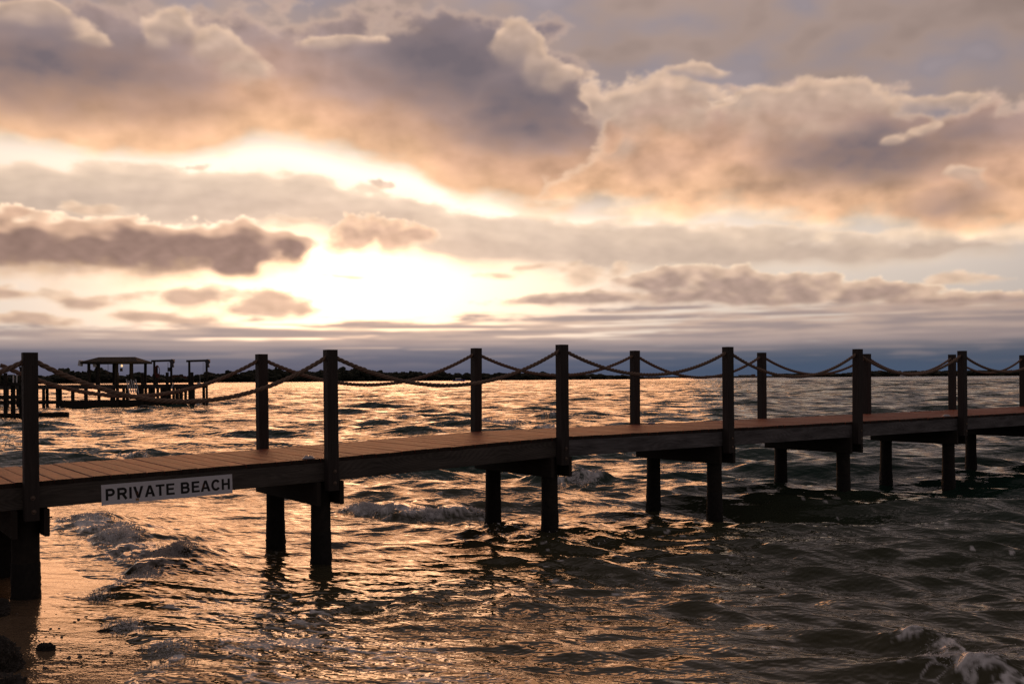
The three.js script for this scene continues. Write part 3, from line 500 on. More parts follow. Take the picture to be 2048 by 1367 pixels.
{
  const fan = (fine, step, wide) => { const A = []; for (let a = -wide; a < -fine; a += 0.007) A.push(a); for (let a = -fine; a < fine; a += step) A.push(a); for (let a = fine; a < wide; a += 0.007) A.push(a); return A; };
  const near = []; { let r = 4.4; while (r < 27) { near.push(r); r += Math.min(0.22, r * r * 0.55 / 1841); } }
  const mid = []; { let r = 26.4; while (r < 92) { mid.push(r); r += lerp(0.21, 0.5, (r - 26) / 66); } }
  const far = []; { let r = 90; while (r < 9000) { far.push(r); r += Math.max(0.5 + Math.min(r - 90, 300) * 0.0035, (r - 150) * 0.0075); } far.push(9000); }
  tag(seaSheet('water', fan(0.52, 0.00155, 0.80), near, WATER_T, M_water), 'choppy grey-green shallows reflecting the gold sunset', 'water', null, 'structure');
  tag(seaSheet('bay_water', fan(0.52, 0.0022, 0.80), mid, MID_T, M_mid, true), 'choppy gold-lit water between the dock and the old pier', 'water', null, 'structure');
  tag(seaSheet('open_water', fan(0.52, 0.0032, 0.80), far, FAR_T, M_far, true), 'open water of the bay reaching to the far shore', 'water', null, 'structure');
}
/* ---------- foam thrown up on the breaking crests: clusters of bubbles ---------- */
{
  const R = rng(71), blobs = [];
  for (let i = 0; i < 16; i++) { const r = 0.12 + R() * R() * 0.42; blobs.push(new THREE.IcosahedronGeometry(r, 1).scale(1, 0.8, 1).translate((R() - 0.5) * 2.2, (R() - 0.4) * 0.9, (R() - 0.5) * 2.2)); }
  const clump = mergeGeometries(blobs), mats = [], M = new THREE.Matrix4(), q = new THREE.Quaternion(), E = new THREE.Euler();
  for (const c of CRESTS) {
    if (!c.foam) continue;
    const n = Math.min(9000, Math.round(c.len * c.foam * (c.size > 0.03 ? 900 : 3600)));
    for (let k = 0; k < n; k++) {
      const al = R(), seg = al * c.len; let run = 0, x = 0, z = 0, nx = 0, nz = 0;
      for (let i = 1; i < c.p.length; i++) { const [ax, az] = c.p[i - 1], [bx, bz] = c.p[i], l = Math.hypot(bx - ax, bz - az); if (seg <= run + l || i === c.p.length - 1) { const t = (seg - run) / l; x = lerp(ax, bx, t); z = lerp(az, bz, t); nx = (bz - az) / l; nz = -(bx - ax) / l; if (nx * c.f[0] + nz * c.f[1] < 0) { nx = -nx; nz = -nz; } break; } run += l; }
      const w = (R() + R() - 0.75) * c.wf * 1.15 - 0.25 * noise(x * 1.3, z * 1.3, 311) * (c.wf / 0.3), gap = fbm(x * 2.2, z * 2.2, 3, 381);
      if (gap + 0.5 * fbm(x * 7, z * 7, 2, 385) < 0.06 + 0.35 * R() - 0.2 * c.foam) continue;
      const X = x + nx * w, Z = z + nz * w; seaAt(X, Z, 0.02);
      const mound = c.h * 0.10 * Math.exp(-Math.pow(w / c.wf, 2)), ends = Math.min(1, Math.min(al, 1 - al) * 7), s = c.size * (0.35 + R() * R() * 0.9) * lerp(0.4, 1, ends);
      M.compose(new THREE.Vector3(OUT[0], OUT[1] + s * (R() * 1.4 - 0.3) + mound * R() * Math.max(0, gap + 0.25), OUT[2]), q.setFromEuler(E.set(R() * 6, R() * 6, R() * 6)), new THREE.Vector3(s, s * 0.75, s)); mats.push(M.clone());
    }
  }
  const I = new THREE.InstancedMesh(clump, new THREE.MeshPhysicalMaterial({ color: new THREE.Color().setRGB(0.95, 0.95, 0.96), roughness: 0.95, ior: 1.333, transmission: 0.25, thickness: 0 }), mats.length); I.name = 'sea_foam'; mats.forEach((m, i) => I.setMatrixAt(i, m));
  scene.add(tag(I, 'white bubbling foam on the breaking waves', 'foam', null, 'stuff'));
}
/* ---------- beach: wet sand shelving under the water, and a few rocks ---------- */
const sandY = (x, z) => { const D = inland(x, z); return (D > 0 ? 0.045 * D : 0.10 * D) + 0.012 * fbm(x * 0.8, z * 0.8, 4, 401) - 0.004; };
{
  const nx = 260, nz = 300, X0 = -13, X1 = 5, Z0 = -18, Z1 = 5, pos = [], uv = [], idx = [];
  for (let j = 0; j <= nz; j++) for (let i = 0; i <= nx; i++) { const x = lerp(X0, X1, i / nx), z = lerp(Z0, Z1, j / nz); pos.push(x, Math.max(-1.9, sandY(x, z)), z); uv.push(x / 2.6, -z / 2.6); }
  for (let j = 0; j < nz; j++) for (let i = 0; i < nx; i++) { const a = j * (nx + 1) + i, b = a + 1, c = a + nx + 1, d = c + 1; idx.push(a, c, b, b, c, d); }
  const g = new THREE.BufferGeometry(); g.setAttribute('position', new THREE.Float32BufferAttribute(pos, 3)); g.setAttribute('uv', new THREE.Float32BufferAttribute(uv, 2)); g.setIndex(idx); g.computeVertexNormals();
  const map = dataTex(512, 512, (u, v) => { const n = fbm(u * 6, v * 6, 5, 411, 6, 0.55, 6), f = noise(u * 200, v * 200, 421, 200, 200), k = 1 + 0.22 * n + 0.16 * f; return [0.19 * k, 0.135 * k, 0.086 * k]; });
  const rough = dataTex(512, 512, (u, v) => { const n = fbm(u * 4, v * 4, 4, 431, 4, 0.5, 4), r = clamp(0.11 + 0.11 * n, 0.04, 0.4); return [r, r, r]; }, false);
  const bump = dataTex(512, 512, (u, v) => { const r = fbm(u * 7, v * 13, 5, 441, 7, 0.55, 13), f = noise(u * 170, v * 170, 451, 170, 170), n = 0.5 + 0.34 * r + 0.05 * f; return [n, n, n]; }, false);
  const b = part('beach', g, new THREE.MeshPhysicalMaterial({ map, roughnessMap: rough, roughness: 1, bumpMap: bump, bumpScale: 0.014, ior: 1.36 }));
  tag(b, 'wet brown sand at the water edge', 'beach', null, 'structure');
  const bed = part('seabed', new THREE.PlaneGeometry(20000, 20000).rotateX(-Math.PI / 2).translate(0, -2, 0), new THREE.MeshStandardMaterial({ color: new THREE.Color().setRGB(0.05, 0.042, 0.03), roughness: 1 }));
  tag(bed, 'sandy bottom of the bay', 'seabed', null, 'structure');
  // rocks crusted with oysters
  const rockMat = new THREE.MeshStandardMaterial({ color: new THREE.Color().setRGB(0.04, 0.034, 0.028), roughness: 0.75, bumpScale: 0.006, bumpMap: dataTex(256, 256, (u, v) => { const n = 0.5 + 0.5 * fbm(u * 12, v * 12, 5, 461, 12, 0.6, 12); return [n, n, n]; }, false) });
  const rock = (r, sx, sy, seed) => {
    const g = new THREE.IcosahedronGeometry(1, 24), P = g.attributes.position;
    for (let i = 0; i < P.count; i++) { const x = P.getX(i), y = P.getY(i), z = P.getZ(i), n = 1 + 0.32 * fbm(x * 1.5 + z, y * 1.5 + z * 0.7, 3, seed) + 0.20 * Math.abs(fbm(x * 5 + z * 2, y * 5 - z * 3, 3, seed + 2)) + 0.10 * fbm(x * 14 + z * 5, y * 14 + z * 9, 2, seed + 3); P.setXYZ(i, x * n * r * sx, Math.max(-0.3, y * n) * r * sy, z * n * r); }
    g.computeVertexNormals(); return g;
  };
  for (const [p, r, sx, sy, seed, lab] of [
    [[-3.23, -6.25], 0.15, 0.8, 1.1, 471, 'dark oyster-crusted rock at the edge of the sand, beyond the lower one'], [[-2.92, -5.61], 0.15, 1.1, 0.9, 481, 'dark oyster-crusted rock in the bottom corner of the beach'],
    [[-3.17, -6.73], 0.045, 1.35, 1.0, 491, 'small dark rock alone on the wet sand'], [[-4.01, -7.71], 0.13, 0.6, 0.9, 495, 'dark rock in the shade behind the first pile'], [[-3.01, -7.32], 0.022, 2.4, 0.6, 497, 'flat lump of weed at the foam edge'],
  ]) { const m = part(lab.includes('weed') ? 'weed_lump' : 'rock', rock(r, sx, sy, seed), rockMat, scene, [p[0], sandY(p[0], p[1]), p[1]]); tag(m, lab, lab.includes('weed') ? 'weed' : 'rock', lab.includes('weed') ? null : 'rocks on the beach'); }
  // scattered shells and bubbles
  const R = rng(91), sh = new THREE.IcosahedronGeometry(1, 1), I = new THREE.InstancedMesh(sh, new THREE.MeshStandardMaterial({ color: new THREE.Color().setRGB(0.12, 0.105, 0.095), roughness: 0.6 }), 90), M = new THREE.Matrix4();
  for (let i = 0; i < 90; i++) { const a = -4.1 + R() * 1.5, z = -8.2 + R() * 2.0, s = 0.004 + R() * R() * 0.012; M.compose(new THREE.Vector3(a, sandY(a, z) + s * 0.2, z), new THREE.Quaternion().setFromEuler(new THREE.Euler(0, R() * 6, 0)), new THREE.Vector3(s * 1.5, s * 0.5, s)); I.setMatrixAt(i, M); }
  I.name = 'shell_fragments'; scene.add(tag(I, 'shell bits scattered over the wet sand', 'shells', null, 'stuff'));
}
/* ---------- across the water: old pier with boathouse and hoists, a low jetty, the far shore ---------- */
const M_old = woodMat(601, [0.020, 0.017, 0.015], [0.055, 0.047, 0.040], { rough: 0.85 });
const M_grey = woodMat(611, [0.050, 0.046, 0.044], [0.12, 0.112, 0.105], { rough: 0.85 });
const M_white = new THREE.MeshStandardMaterial({ color: new THREE.Color().setRGB(0.8, 0.8, 0.82), roughness: 0.5 });
const M_dark = new THREE.MeshStandardMaterial({ color: new THREE.Color().setRGB(0.03, 0.03, 0.032), roughness: 0.6 });
const M_winch = new THREE.MeshStandardMaterial({ color: new THREE.Color().setRGB(0.09, 0.09, 0.10), roughness: 0.5, metalness: 0.3 });
const M_hose = new THREE.MeshStandardMaterial({ color: new THREE.Color().setRGB(0.16, 0.03, 0.02), roughness: 0.6 });
const M_shingle = woodMat(621, [0.018, 0.016, 0.015], [0.04, 0.036, 0.034], { rough: 0.9 });
const PZ = -73, RP = rng(611);
const pole = (x, y0, y1, z, r = 0.1) => new THREE.CylinderGeometry(r * 0.9, r, y1 - y0, 12).translate(x, (y0 + y1) / 2, z);
{
  // the pier itself: platform at 1.6 m over the water, along x
  const y = [-30.21, 1.62, -73.00][1], xl = [-39.01, 1.68, -73.00][0], xr = [-22.92, 1.57, -73.00][0], L = xr - xl, cx = (xl + xr) / 2;
  const pier = thing('old_pier', 'dark old pier with a boathouse on it beyond the first rope', 'pier', [cx, 0, PZ]);
  const X = (px) => px - cx;
  for (let i = 0; i < 15; i++) part('platform_plank', beam(L, 0.045, 0.17, 0.004, i * 0.3, i * 0.2), M_grey, pier, [0, y - 0.022 + (RP() - 0.5) * 0.01, 0.95 - i * 0.18]);
  part('fascia_board', beam(L, 0.24, 0.05, 0.005), M_grey, pier, [0, y - 0.175, 1.02]); part('fascia_board', beam(L, 0.24, 0.05, 0.005, 2), M_grey, pier, [0, y - 0.175, -1.62]);
  part('lower_beam', beam(L * 0.98, 0.26, 0.1, 0.008), M_old, pier, [0.1, 0.38, 1.0]); part('lower_beam', beam(9.6, 0.34, 0.1, 0.008, 1), M_old, pier, [L / 2 - 4.9, 0.10, 1.0]);
  for (let k = 0; k < 17; k++) { const px = -L / 2 + 0.15 + k * (L - 0.3) / 16; for (const z of [0.85, -1.5]) part('pile', pole(px + (RP() - 0.5) * 0.2, -2.2, y - 0.05, z, 0.12), M_old, pier); }
  // close-set slats of the wave screen at its end
  for (let k = 0; k < 14; k++) part('screen_slat', beamY(1.25, 0.2, 0.04, 0.004, k), M_old, pier, [L / 2 - 0.12 - k * 0.288, y - 0.85, 1.06]);
  for (const v of [[247, 745], [296, 745], [345, 745], [394, 745]]) { const w = X((v[0] - 1024) * 0.03666 + 0); part('mooring_pile', pole(w, -2.2, [-28.09, 2.48, -72.00][1], 1.2, 0.12), M_old, pier); }
}
{
  // boathouse: hipped roof on posts
  const y0 = [-30.21, 1.62, -73.00][1], ye = [-29.47, 3.30, -73.00][1], x0 = [-31.52, 3.43, -73.00][0], x1 = [-27.34, 3.40, -73.00][0], cx = (x0 + x1) / 2, W = (x1 - x0) / 2, zc = -1.1;
  const t = thing('boathouse', 'open boathouse with a low hipped roof standing on the old pier', 'boathouse', [cx, y0, PZ + zc]);
  const H = ye - y0, rise = 0.37, D = 1.5, run = 0.74;
  const P = [[-W, H, D], [W, H, D], [W, H, -D], [-W, H, -D], [-W + run, H + rise, 0], [W - run, H + rise, 0]];
  const face = (...ids) => { const v = ids.map((i) => P[i]), pos = [], uv = []; for (let i = 1; i < v.length - 1; i++) for (const q of [v[0], v[i], v[i + 1]]) { pos.push(...q); uv.push(q[0] / 1.6, (q[1] + q[2]) / 0.3); } const g = new THREE.BufferGeometry(); g.setAttribute('position', new THREE.Float32BufferAttribute(pos, 3)); g.setAttribute('uv', new THREE.Float32BufferAttribute(uv, 2)); g.computeVertexNormals(); return g; };
  const roof = part('roof', mergeGeometries([face(0, 1, 5, 4), face(2, 3, 4, 5), face(1, 2, 5), face(3, 0, 4), face(3, 2, 1, 0)]), M_shingle, t);
  for (const [z, n] of [[D - 0.02, 0], [-D + 0.02, 1]]) part('eave_board', beam(W * 2, 0.14, 0.04, 0.004, n), M_old, roof, [0, H - 0.075, z]);
  for (const s of [-1, 1]) part('eave_board', beamZ(D * 2 - 0.1, 0.14, 0.04, 0.004), M_old, roof, [s * (W - 0.02), H - 0.077, 0]);
  for (const [px, z] of [[177, 1.1], [197, 1.15], [203, -1.1], [233, 1.1], [238, -1.1], [263, 1.1], [269, -1.0], [167, -1.2]]) part('post', beamY(H - 0.02, 0.17, 0.17, 0.008, RP(), RP()), M_old, t, [(px - 1024) * 0.03666 - cx, (H - 0.02) / 2, z], [0, 0, (RP() - 0.5) * 0.03]);
  part('switch_box', beamY(0.24, 0.16, 0.14, 0.01), M_dark, t, [(243 - 1024) * 0.03666 - cx, [-28.63, 2.71, -73.00][1] - y0, 1.2]);
  for (const [px, py, tilt] of [[160, 725, -0.18], [189, 727, 0.2]]) part('hoist_motor', new THREE.BoxGeometry(0.24, 0.42, 0.3), M_white, t, [(px - 1024) * 0.03666 - cx, (757 - py) * 0.03666 + 1.62 + 0.42 - y0, 1.05], [0, 0, tilt]);
  for (const px of [207, 208.6, 226, 228]) part('hoist_cable', new THREE.CylinderGeometry(0.008, 0.008, H * 0.8, 6), M_dark, t, [(px - 1024) * 0.03666 - cx, H * 0.6, 0.4]);
  // the lit lamp under the eave
  const lamp = thing('pier_lamp', 'small lit warm lamp on a post under the boathouse eave', 'lamp', [-28.08, 2.98, -71.60]);
  part('bracket', new THREE.BoxGeometry(0.05, 0.05, 0.2), M_dark, lamp, [-0.02, 0.13, -0.05]);
  part('bulb', new THREE.SphereGeometry(0.07, 16, 12).scale(1, 1.25, 1), new THREE.MeshStandardMaterial({ color: 0x000000, emissive: new THREE.Color().setRGB(1, 0.62, 0.28), emissiveIntensity: 1.3 }), lamp);
  const pl = new THREE.PointLight(new THREE.Color(1, 0.62, 0.28), 0.6, 0, 2); pl.name = 'lamp_light'; pl.castShadow = true; lamp.add(pl);
}
// two boat hoists: a frame with a winch drum at its end
for (const [a, b, yb, lab, water] of [[[-25.96, 3.30, -72.00], [-24.73, 3.32, -72.00], [-24.74, 1.62, -72.00], 'boat hoist frame with winch drum, beside the boathouse', false], [[-23.42, 3.28, -72.00], [-22.16, 3.27, -72.00], [-22.17, 1.61, -72.00], 'boat hoist frame with one leg in the water at the pier end', true]]) {
  const base = yb[1], t = thing('boat_hoist', lab, 'hoist', [a[0], base, -72.2], 0, 'boat hoists on the old pier'), w = b[0] - a[0], h = a[1] - base;
  part('leg', pole(0, water ? 0 : 0, h, 0, 0.09), M_old, t); part('leg', pole(w, water ? -base - 2 : 0, h, 0, 0.09), M_old, t);
  part('cross_beam', beam(w + 0.45, 0.15, 0.12, 0.008), M_grey, t, [w / 2 + 0.02, h + 0.03, 0], [0, 0, 0.022]);
  const drum = part('winch_drum', new THREE.CylinderGeometry(0.17, 0.17, 0.2, 24).rotateX(Math.PI / 2), M_winch, t, [w + 0.12, h - 0.03, 0.14]);
  part('drum_guard', new THREE.BoxGeometry(0.16, 0.34, 0.16), M_winch, drum, [0.01, -0.17, 0]); part('motor', new THREE.BoxGeometry(0.12, 0.12, 0.16), M_winch, drum, [0.06, -0.37, 0]);
  part('cable', new THREE.CylinderGeometry(0.008, 0.008, h * 0.9, 6), M_dark, t, [w - 0.25, h * 0.5, 0.05]); part('cable', new THREE.CylinderGeometry(0.008, 0.008, h * 0.8, 6), M_dark, t, [w - 0.17, h * 0.56, 0.05]);
  if (!water) part('control_box', new THREE.BoxGeometry(0.14, 0.28, 0.12), M_grey, t, [w - 0.14, h * 0.64, 0.1]);
}
{
  // hose coiled over a post
  const p = [-25.71, 1.63, -72.00], t = thing('hose_post', 'short post with a red hose coiled over its top, between hoist legs', 'hose post', [p[0], p[1], -72]);
  part('post', pole(0, 0, 1.28, 0, 0.085), M_old, t);
  for (let k = 0; k < 4; k++) part('hose_loop', new THREE.TorusGeometry(0.17 + k * 0.012, 0.022, 8, 20).scale(0.8, 1.7 + k * 0.12, 1), M_hose, t, [0.1, 1.0 - k * 0.03, 0.09 + k * 0.035], [0, 0.5, 0]);
  part('hose_tail', new THREE.TubeGeometry(new THREE.CatmullRomCurve3([[0.2, 0.9, 0.1], [0.22, 0.5, 0.1], [0.18, 0.1, 0.1]].map((v) => new THREE.Vector3(...v))), 16, 0.022, 8), M_hose, t);
}
{
  const a = [-27.76, 2.04, -71.40], t = thing('white_slat_rack', 'row of leaning white slats against the pier edge by the boathouse', 'slat rack', [a[0], [-27.76, 1.00, -71.40][1], -71.4]);
  for (let k = 0; k < 5; k++) part('slat', beamY(1.02 - (k % 2) * 0.12, 0.075, 0.03, 0.006), M_white, t, [0.18 + k * 0.165, 0.5 - (k % 2) * 0.03, 0], [0, 0, 0.2]);
  for (const y of [0.2, 0.62]) part('rail', beam(0.85, 0.04, 0.03, 0.004), M_grey, t, [0.5, y, -0.032]);
  const b = [-24.53, 1.30, -71.50], m = part('white_pole', new THREE.CylinderGeometry(0.035, 0.035, 0.5, 10), M_white, scene, [b[0] + 0.1, b[1] + 0.22, -71.6], [0, 0, -0.42]); tag(m, 'single white pole leaning on the pier edge near its end', 'pole');
}
{
  // nearer, lower jetty at the side of the picture
  const Z = 50, k = Z / 1991, t = thing('low_jetty', 'low broken jetty of dark piles and planks behind the first post', 'jetty', [[-25.22, 0.95, -50.00][0], 0, -Z]), x0 = [-25.22, 0.95, -50.00][0];
  const X = (px) => (px - 1024) * k - x0 + 0.12, Y = (py) => 1.85 + (757 + 6.9 - py) * k;
  for (const [px, top, r] of [[-22, 740, 0.11], [-4, 745, 0.1], [4, 770, 0.12], [15, 760, 0.1], [28, 746, 0.1], [36, 788, 0.09]]) part('pile', pole(X(px), -2, Y(top), -0.4 - RP() * 0.8, r), M_old, t);
  part('standing_pile', pole(X(9), -2, Y(808), 8.6, 0.11), M_old, t);
  part('cap_beam', beam(X(46) - X(-40), 0.2, 0.2, 0.012), M_old, t, [X(3), Y(794), 0.1]); part('top_beam', beam(X(47) - X(-40), 0.16, 0.14, 0.01), M_old, t, [X(4), Y(768), -0.6]);
  part('hand_rail', beam(X(47) - X(14), 0.1, 0.08, 0.008), M_old, t, [X(30), Y(734), -1.0], [0, 0, 0.03]);
  for (const px of [16, 45]) part('rail_post', pole(X(px), Y(770), Y(733), -1.0, 0.05), M_old, t);
  for (const px of [5, 12]) part('white_stake', pole(X(px), Y(768), Y(748), -0.8, 0.035), M_white, t);
  part('low_plank', beam(X(104) - X(24), 0.27, 0.2, 0.01), M_old, t, [(X(104) + X(24)) / 2, 0.14, -1.5]); part('low_plank', beam(X(19) - X(-40), 0.27, 0.2, 0.01), M_old, t, [(X(19) + X(-40)) / 2, 0.12, -1.4]);
}
{
  const p = [-23.67, 1.44, -76.00], t = part('mooring_float', new THREE.CapsuleGeometry(0.14, 0.3, 6, 12).rotateZ(Math.PI / 2), M_dark, scene, [p[0], 0.18, -64]); tag(t, 'dark float on the water past the pier end', 'float');
}
/* far wooded shore: one dense mass of trees */
{
  const R = rng(641), crowns = [0, 1, 2].map((v) => {
    const parts = [];
    for (let i = 0; i < 9; i++) { const g = new THREE.IcosahedronGeometry(0.34 + R() * 0.3, 1), P = g.attributes.position; const ox = (R() - 0.5) * 1.5, oy = 0.15 + R() * 1.1, oz = (R() - 0.5) * 1.2; for (let k = 0; k < P.count; k++) { const f = 1 + 0.5 * noise(P.getX(k) * 4 + i * 3, P.getY(k) * 4 + P.getZ(k) * 3, 650 + v); P.setXYZ(k, P.getX(k) * f + ox, P.getY(k) * f * 0.7 + oy, P.getZ(k) * f + oz); } g.deleteAttribute('uv'); parts.push(g); }
    parts.push(new THREE.CylinderGeometry(0.06, 0.09, 0.9, 5).translate(0, 0.1, 0)); parts[parts.length - 1].deleteAttribute('uv'); const m = mergeGeometries(parts.map((g) => g.index ? g.toNonIndexed() : g)); m.computeVertexNormals(); return m;
  });
  const leaf = new THREE.MeshStandardMaterial({ color: 0xffffff, roughness: 1 });
  const stand = (name, label, list, col) => {
    const byKind = [[], [], []]; for (const e of list) byKind[Math.floor(R() * 3)].push(e);
    const g = new THREE.Group(); g.name = name; scene.add(g); tag(g, label, 'trees', null, 'stuff');
    byKind.forEach((L, k) => { const I = new THREE.InstancedMesh(crowns[k], leaf, L.length), M = new THREE.Matrix4(), c = new THREE.Color(); I.name = 'tree_crowns'; L.forEach(([x, z, h, w], i) => { M.compose(new THREE.Vector3(x, 0.4, z), new THREE.Quaternion().setFromEuler(new THREE.Euler(0, R() * 6, 0)), new THREE.Vector3(w, h / 1.5, w)); I.setMatrixAt(i, M); const f = 0.7 + R() * 0.6; I.setColorAt(i, c.setRGB(col[0] * f, col[1] * f, col[2] * f)); }); g.add(I); });
  };
  // height profile of the wood: [azimuth in degrees, tree height in metres]
  const prof = [[-42, 15], [-27, 11], [-25.3, 8], [-24.5, 14], [-22.5, 16], [-21.8, 11], [-20.5, 9], [-19.3, 8.5], [-18, 7.5], [-17.2, 11], [-15.5, 12], [-13.3, 15.5], [-10.5, 14.5], [-9, 16], [-6.5, 12], [-4, 10.5], [-2, 10], [0.5, 10.5], [3, 8.5], [5.5, 6.5], [7.4, 4]];
  const ht = (a) => { for (let i = 1; i < prof.length; i++) if (a < prof[i][0]) return lerp(prof[i - 1][1], prof[i][1], (a - prof[i - 1][0]) / (prof[i][0] - prof[i - 1][0])); return 3; };
  const L = []; for (let i = 0; i < 3400; i++) { const a = -42 + R() * 49.3, r = 1180 + R() * 120 + (a + 20) * 6, A = a * Math.PI / 180, h = ht(a) * 0.9 * (0.55 + 0.5 * R() + (R() < 0.04 ? 0.35 : 0)) * (1 + 0.22 * noise(a * 2.2, 1, 655)); L.push([Math.sin(A) * r, -Math.cos(A) * r, h, 4 + R() * 4.5]); }
  stand('wooded_shore_trees', 'dark line of trees along the far wooded shore', L, [0.030, 0.034, 0.022]);
  const L2 = []; for (let i = 0; i < 2600; i++) { const a = 6 + R() * 36, r = 3300 + R() * 250, A = a * Math.PI / 180, h = (a < 15 ? 5 : a < 19 ? 12 : 17) * (0.6 + 0.5 * R()); L2.push([Math.sin(A) * r, -Math.cos(A) * r, h, 12 + R() * 12]); }
  stand('distant_shore_trees', 'low distant line of trees along the shore beyond the seaward end of the dock', L2, [0.030, 0.034, 0.022]);
  // low banks the trees stand on
  const bank2 = (name, label, a0, a1, r0, r1, y) => { const P = [], N = 60, idx = []; for (let i = 0; i <= N; i++) { const a = lerp(a0, a1, i / N) * Math.PI / 180, w = 1 + 0.02 * noise(i * 0.4, 1, 660), e = r0 === 1170 ? (lerp(a0, a1, i / N) + 20) * 6 : 0; for (const [r, h] of [[r0 * w + e, -0.5], [r0 * w + e + 6, y], [r1 * w + e, y]]) P.push(Math.sin(a) * r, h, -Math.cos(a) * r); } for (let i = 0; i < N; i++) for (let k = 0; k < 2; k++) { const a = i * 3 + k; idx.push(a, a + 3, a + 1, a + 1, a + 3, a + 4); } const g = new THREE.BufferGeometry(); g.setAttribute('position', new THREE.Float32BufferAttribute(P, 3)); g.setIndex(idx); g.computeVertexNormals(); tag(part(name, g, new THREE.MeshStandardMaterial({ color: new THREE.Color().setRGB(0.05, 0.045, 0.035), roughness: 1, side: THREE.DoubleSide })), label, 'shore', null, 'structure'); };
  bank2('far_shore', 'low dark bank of the wooded shore', -42, 8.5, 1170, 1700, 0.8); bank2('distant_shore', 'low bank of the distant shore', 6, 42, 3250, 4200, 1.2);
}
/* houses on the far shores */
{
  const R = rng(671), roofM = new THREE.MeshStandardMaterial({ color: new THREE.Color().setRGB(0.16, 0.055, 0.035), roughness: 0.9 }), glass = new THREE.MeshStandardMaterial({ color: new THREE.Color().setRGB(0.03, 0.035, 0.04), roughness: 0.2 });
  const wallM = [[0.42, 0.36, 0.31], [0.60, 0.57, 0.54], [0.50, 0.30, 0.22]].map((c) => new THREE.MeshStandardMaterial({ color: new THREE.Color().setRGB(...c), roughness: 0.9 }));
  const house = (name, label, [x, , z], w, h, d, storeys, cols, wall, pitched, group) => {
    const t = thing(name, label, 'building', [x, 0.8, z], Math.atan2(x, z) + Math.PI, group);
    part('wall', new THREE.BoxGeometry(w, h, d).translate(0, h / 2, 0), wallM[wall], t);
    if (pitched) { const s = new THREE.Shape(); s.moveTo(-w / 2 - 0.6, h); s.lineTo(w / 2 + 0.6, h); s.lineTo(w / 2 - 2, h + pitched); s.lineTo(-w / 2 + 2, h + pitched); s.closePath(); part('roof', new THREE.ExtrudeGeometry(s, { depth: d + 1, bevelEnabled: false }).translate(0, 0.02, -d / 2 - 0.5), roofM, t); }
    else part('roof', new THREE.BoxGeometry(w + 0.8, 0.8, d + 0.8).translate(0, h + 0.42, 0), wallM[0], t);
    const win = new THREE.BoxGeometry(w / cols * 0.55, h / storeys * 0.5, 0.2);
    for (let i = 0; i < storeys; i++) for (let j = 0; j < cols; j++) part('window', win, glass, t, [(j + 0.5 - cols / 2) * w / cols, (i + 0.5) * h / storeys, d / 2 + 0.05]);
  };
  const hs = 'houses on the wooded shore';
  house('shore_house', 'long red-roofed house on far shore between boathouse and first hoist', [-425.97, 4.82, -1165.00], 26, 4.2, 9, 1, 6, 2, 2.6, hs);
  house('shore_house', 'pale house under the first hoist beam on the far shore', [-405.49, 4.68, -1160.00], 14, 4.4, 8, 1, 4, 1, 2.2, hs);
  house('shore_house', 'pale house with red roof between the two hoists on the far shore', [-387.35, 4.55, -1158.00], 18, 4.6, 8, 1, 5, 1, 2.4, hs);
  const ds = 'buildings on the distant shore';
  house('shore_building', 'wide low building on the distant shore beside the fourth near post', [758.36, 3.07, -3240.00], 42, 7.5, 20, 2, 8, 1, 0, ds);
  house('shore_building', 'low building on the distant shore left of a far post', [644.44, 2.23, -3240.00], 30, 5, 20, 1, 5, 2, 2, ds);
  house('shore_building', 'building with red-brown walls just left of a far post on the distant shore', [784.81, 2.87, -3235.00], 14, 8, 16, 2, 3, 2, 2, ds);
  house('shore_building', 'low pale building right of a far post on the distant shore', [859.25, 2.36, -3240.00], 24, 6.5, 18, 2, 5, 1, 0, ds);
  house('shore_building', 'small block on the distant shore near the fifth near post', [1095.22, 2.34, -3240.00], 14, 9, 14, 2, 3, 1, 0, ds);
  house('hotel_tower', 'tall reddish hotel block standing above the distant trees', [1258.59, 1.60, -3400.00], 15, 20, 14, 6, 4, 2, 0, null);
  // causeway bridge
  const a = [974.02, 3.09, -3200.00], b = [1070.45, 2.41, -3200.00], w = b[0] - a[0], t = thing('causeway_bridge', 'long low causeway bridge on the distant shore', 'bridge', [(a[0] + b[0]) / 2, 0, -3200]);
  part('road_deck', new THREE.BoxGeometry(w, 1.6, 10).translate(0, 7, 0), wallM[1], t); for (let i = 0; i < 12; i++) part('pier_column', new THREE.BoxGeometry(1.6, 7, 6).translate(0, 3, 0), wallM[1], t, [-w / 2 + (i + 0.5) * w / 12, 0, 0]);
}
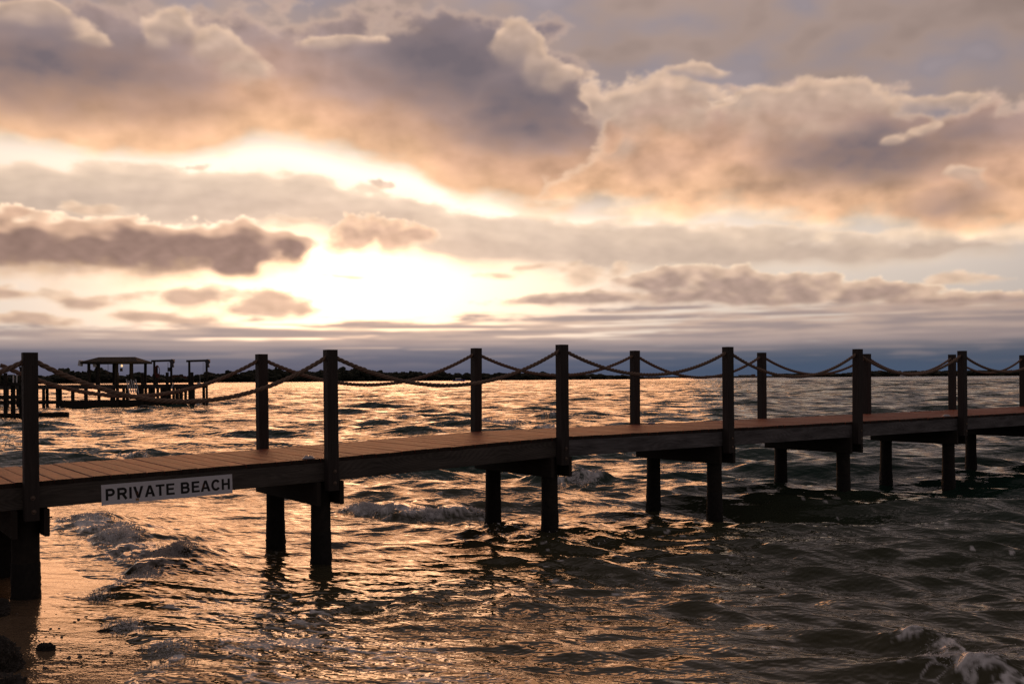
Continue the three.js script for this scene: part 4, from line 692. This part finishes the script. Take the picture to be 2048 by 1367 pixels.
/* craft and channel markers */
{
  const hullM = new THREE.MeshStandardMaterial({ color: new THREE.Color().setRGB(0.6, 0.6, 0.62), roughness: 0.4 }), blue = new THREE.MeshStandardMaterial({ color: new THREE.Color().setRGB(0.05, 0.05, 0.28), roughness: 0.6 });
  const hull = (L, B, H) => { const s = new THREE.Shape(); s.moveTo(-L / 2, H); s.lineTo(L / 2, H * 1.15); s.quadraticCurveTo(L / 2 - H * 0.8, 0, L / 2 - H * 1.4, 0); s.lineTo(-L / 2 + H * 0.3, 0); s.closePath(); return new THREE.ExtrudeGeometry(s, { depth: B, bevelEnabled: true, bevelSize: 0.1, bevelThickness: 0.3, bevelSegments: 2 }).translate(0, 0, -B / 2); };
  const boat = (lab, p, L, m, mast) => { const t = thing('small_boat', lab, 'boat', [p[0], 0.05, p[2]], 0.3, 'boats far out on the bay'); part('hull', hull(L, L * 0.28, L * 0.14), m, t); part('cabin', new THREE.BoxGeometry(L * 0.4, L * 0.16, L * 0.22).translate(-L * 0.05, L * 0.22, 0), hullM, t); if (mast) part('mast', new THREE.CylinderGeometry(0.06, 0.08, L * 1.3, 8).translate(0.3, L * 0.7, 0), hullM, t); };
  boat('small boat with blue canopy off the wooded shore beyond the third far post', [-37.27, 1.76, -700.00], 9, blue, false); boat('small white sailboat with bare mast past the pier end', [-132.06, 2.14, -420.00], 3.4, hullM, true);
  boat('white motorboat far off under the right-hand swags', [1019.91, 1.26, -2600.00], 16, hullM, false); boat('smaller white motorboat beside the far motorboat', [1059.09, 0.99, -2600.00], 11, hullM, false);
  for (const [p, lab] of [[[-6.33, 1.89, -600.00], 'white channel marker on a stake off the wooded shore beside the third far post'], [[47.31, 1.82, -600.00], 'white channel marker on a stake between the third near post and fourth far post']]) { const t = thing('channel_marker', lab, 'marker', [p[0], 0, p[2]], 0, 'channel markers'); part('stake', new THREE.CylinderGeometry(0.12, 0.12, 3.4, 8).translate(0, 0.7, 0), M_old, t); part('board', new THREE.BoxGeometry(0.8, 0.8, 0.08).translate(0, 2.1, 0.15), M_white, t); }
}

scene.traverse((o) => { if (o.isMesh) { o.castShadow = true; o.receiveShadow = true; } });
renderer.render(scene, camera);
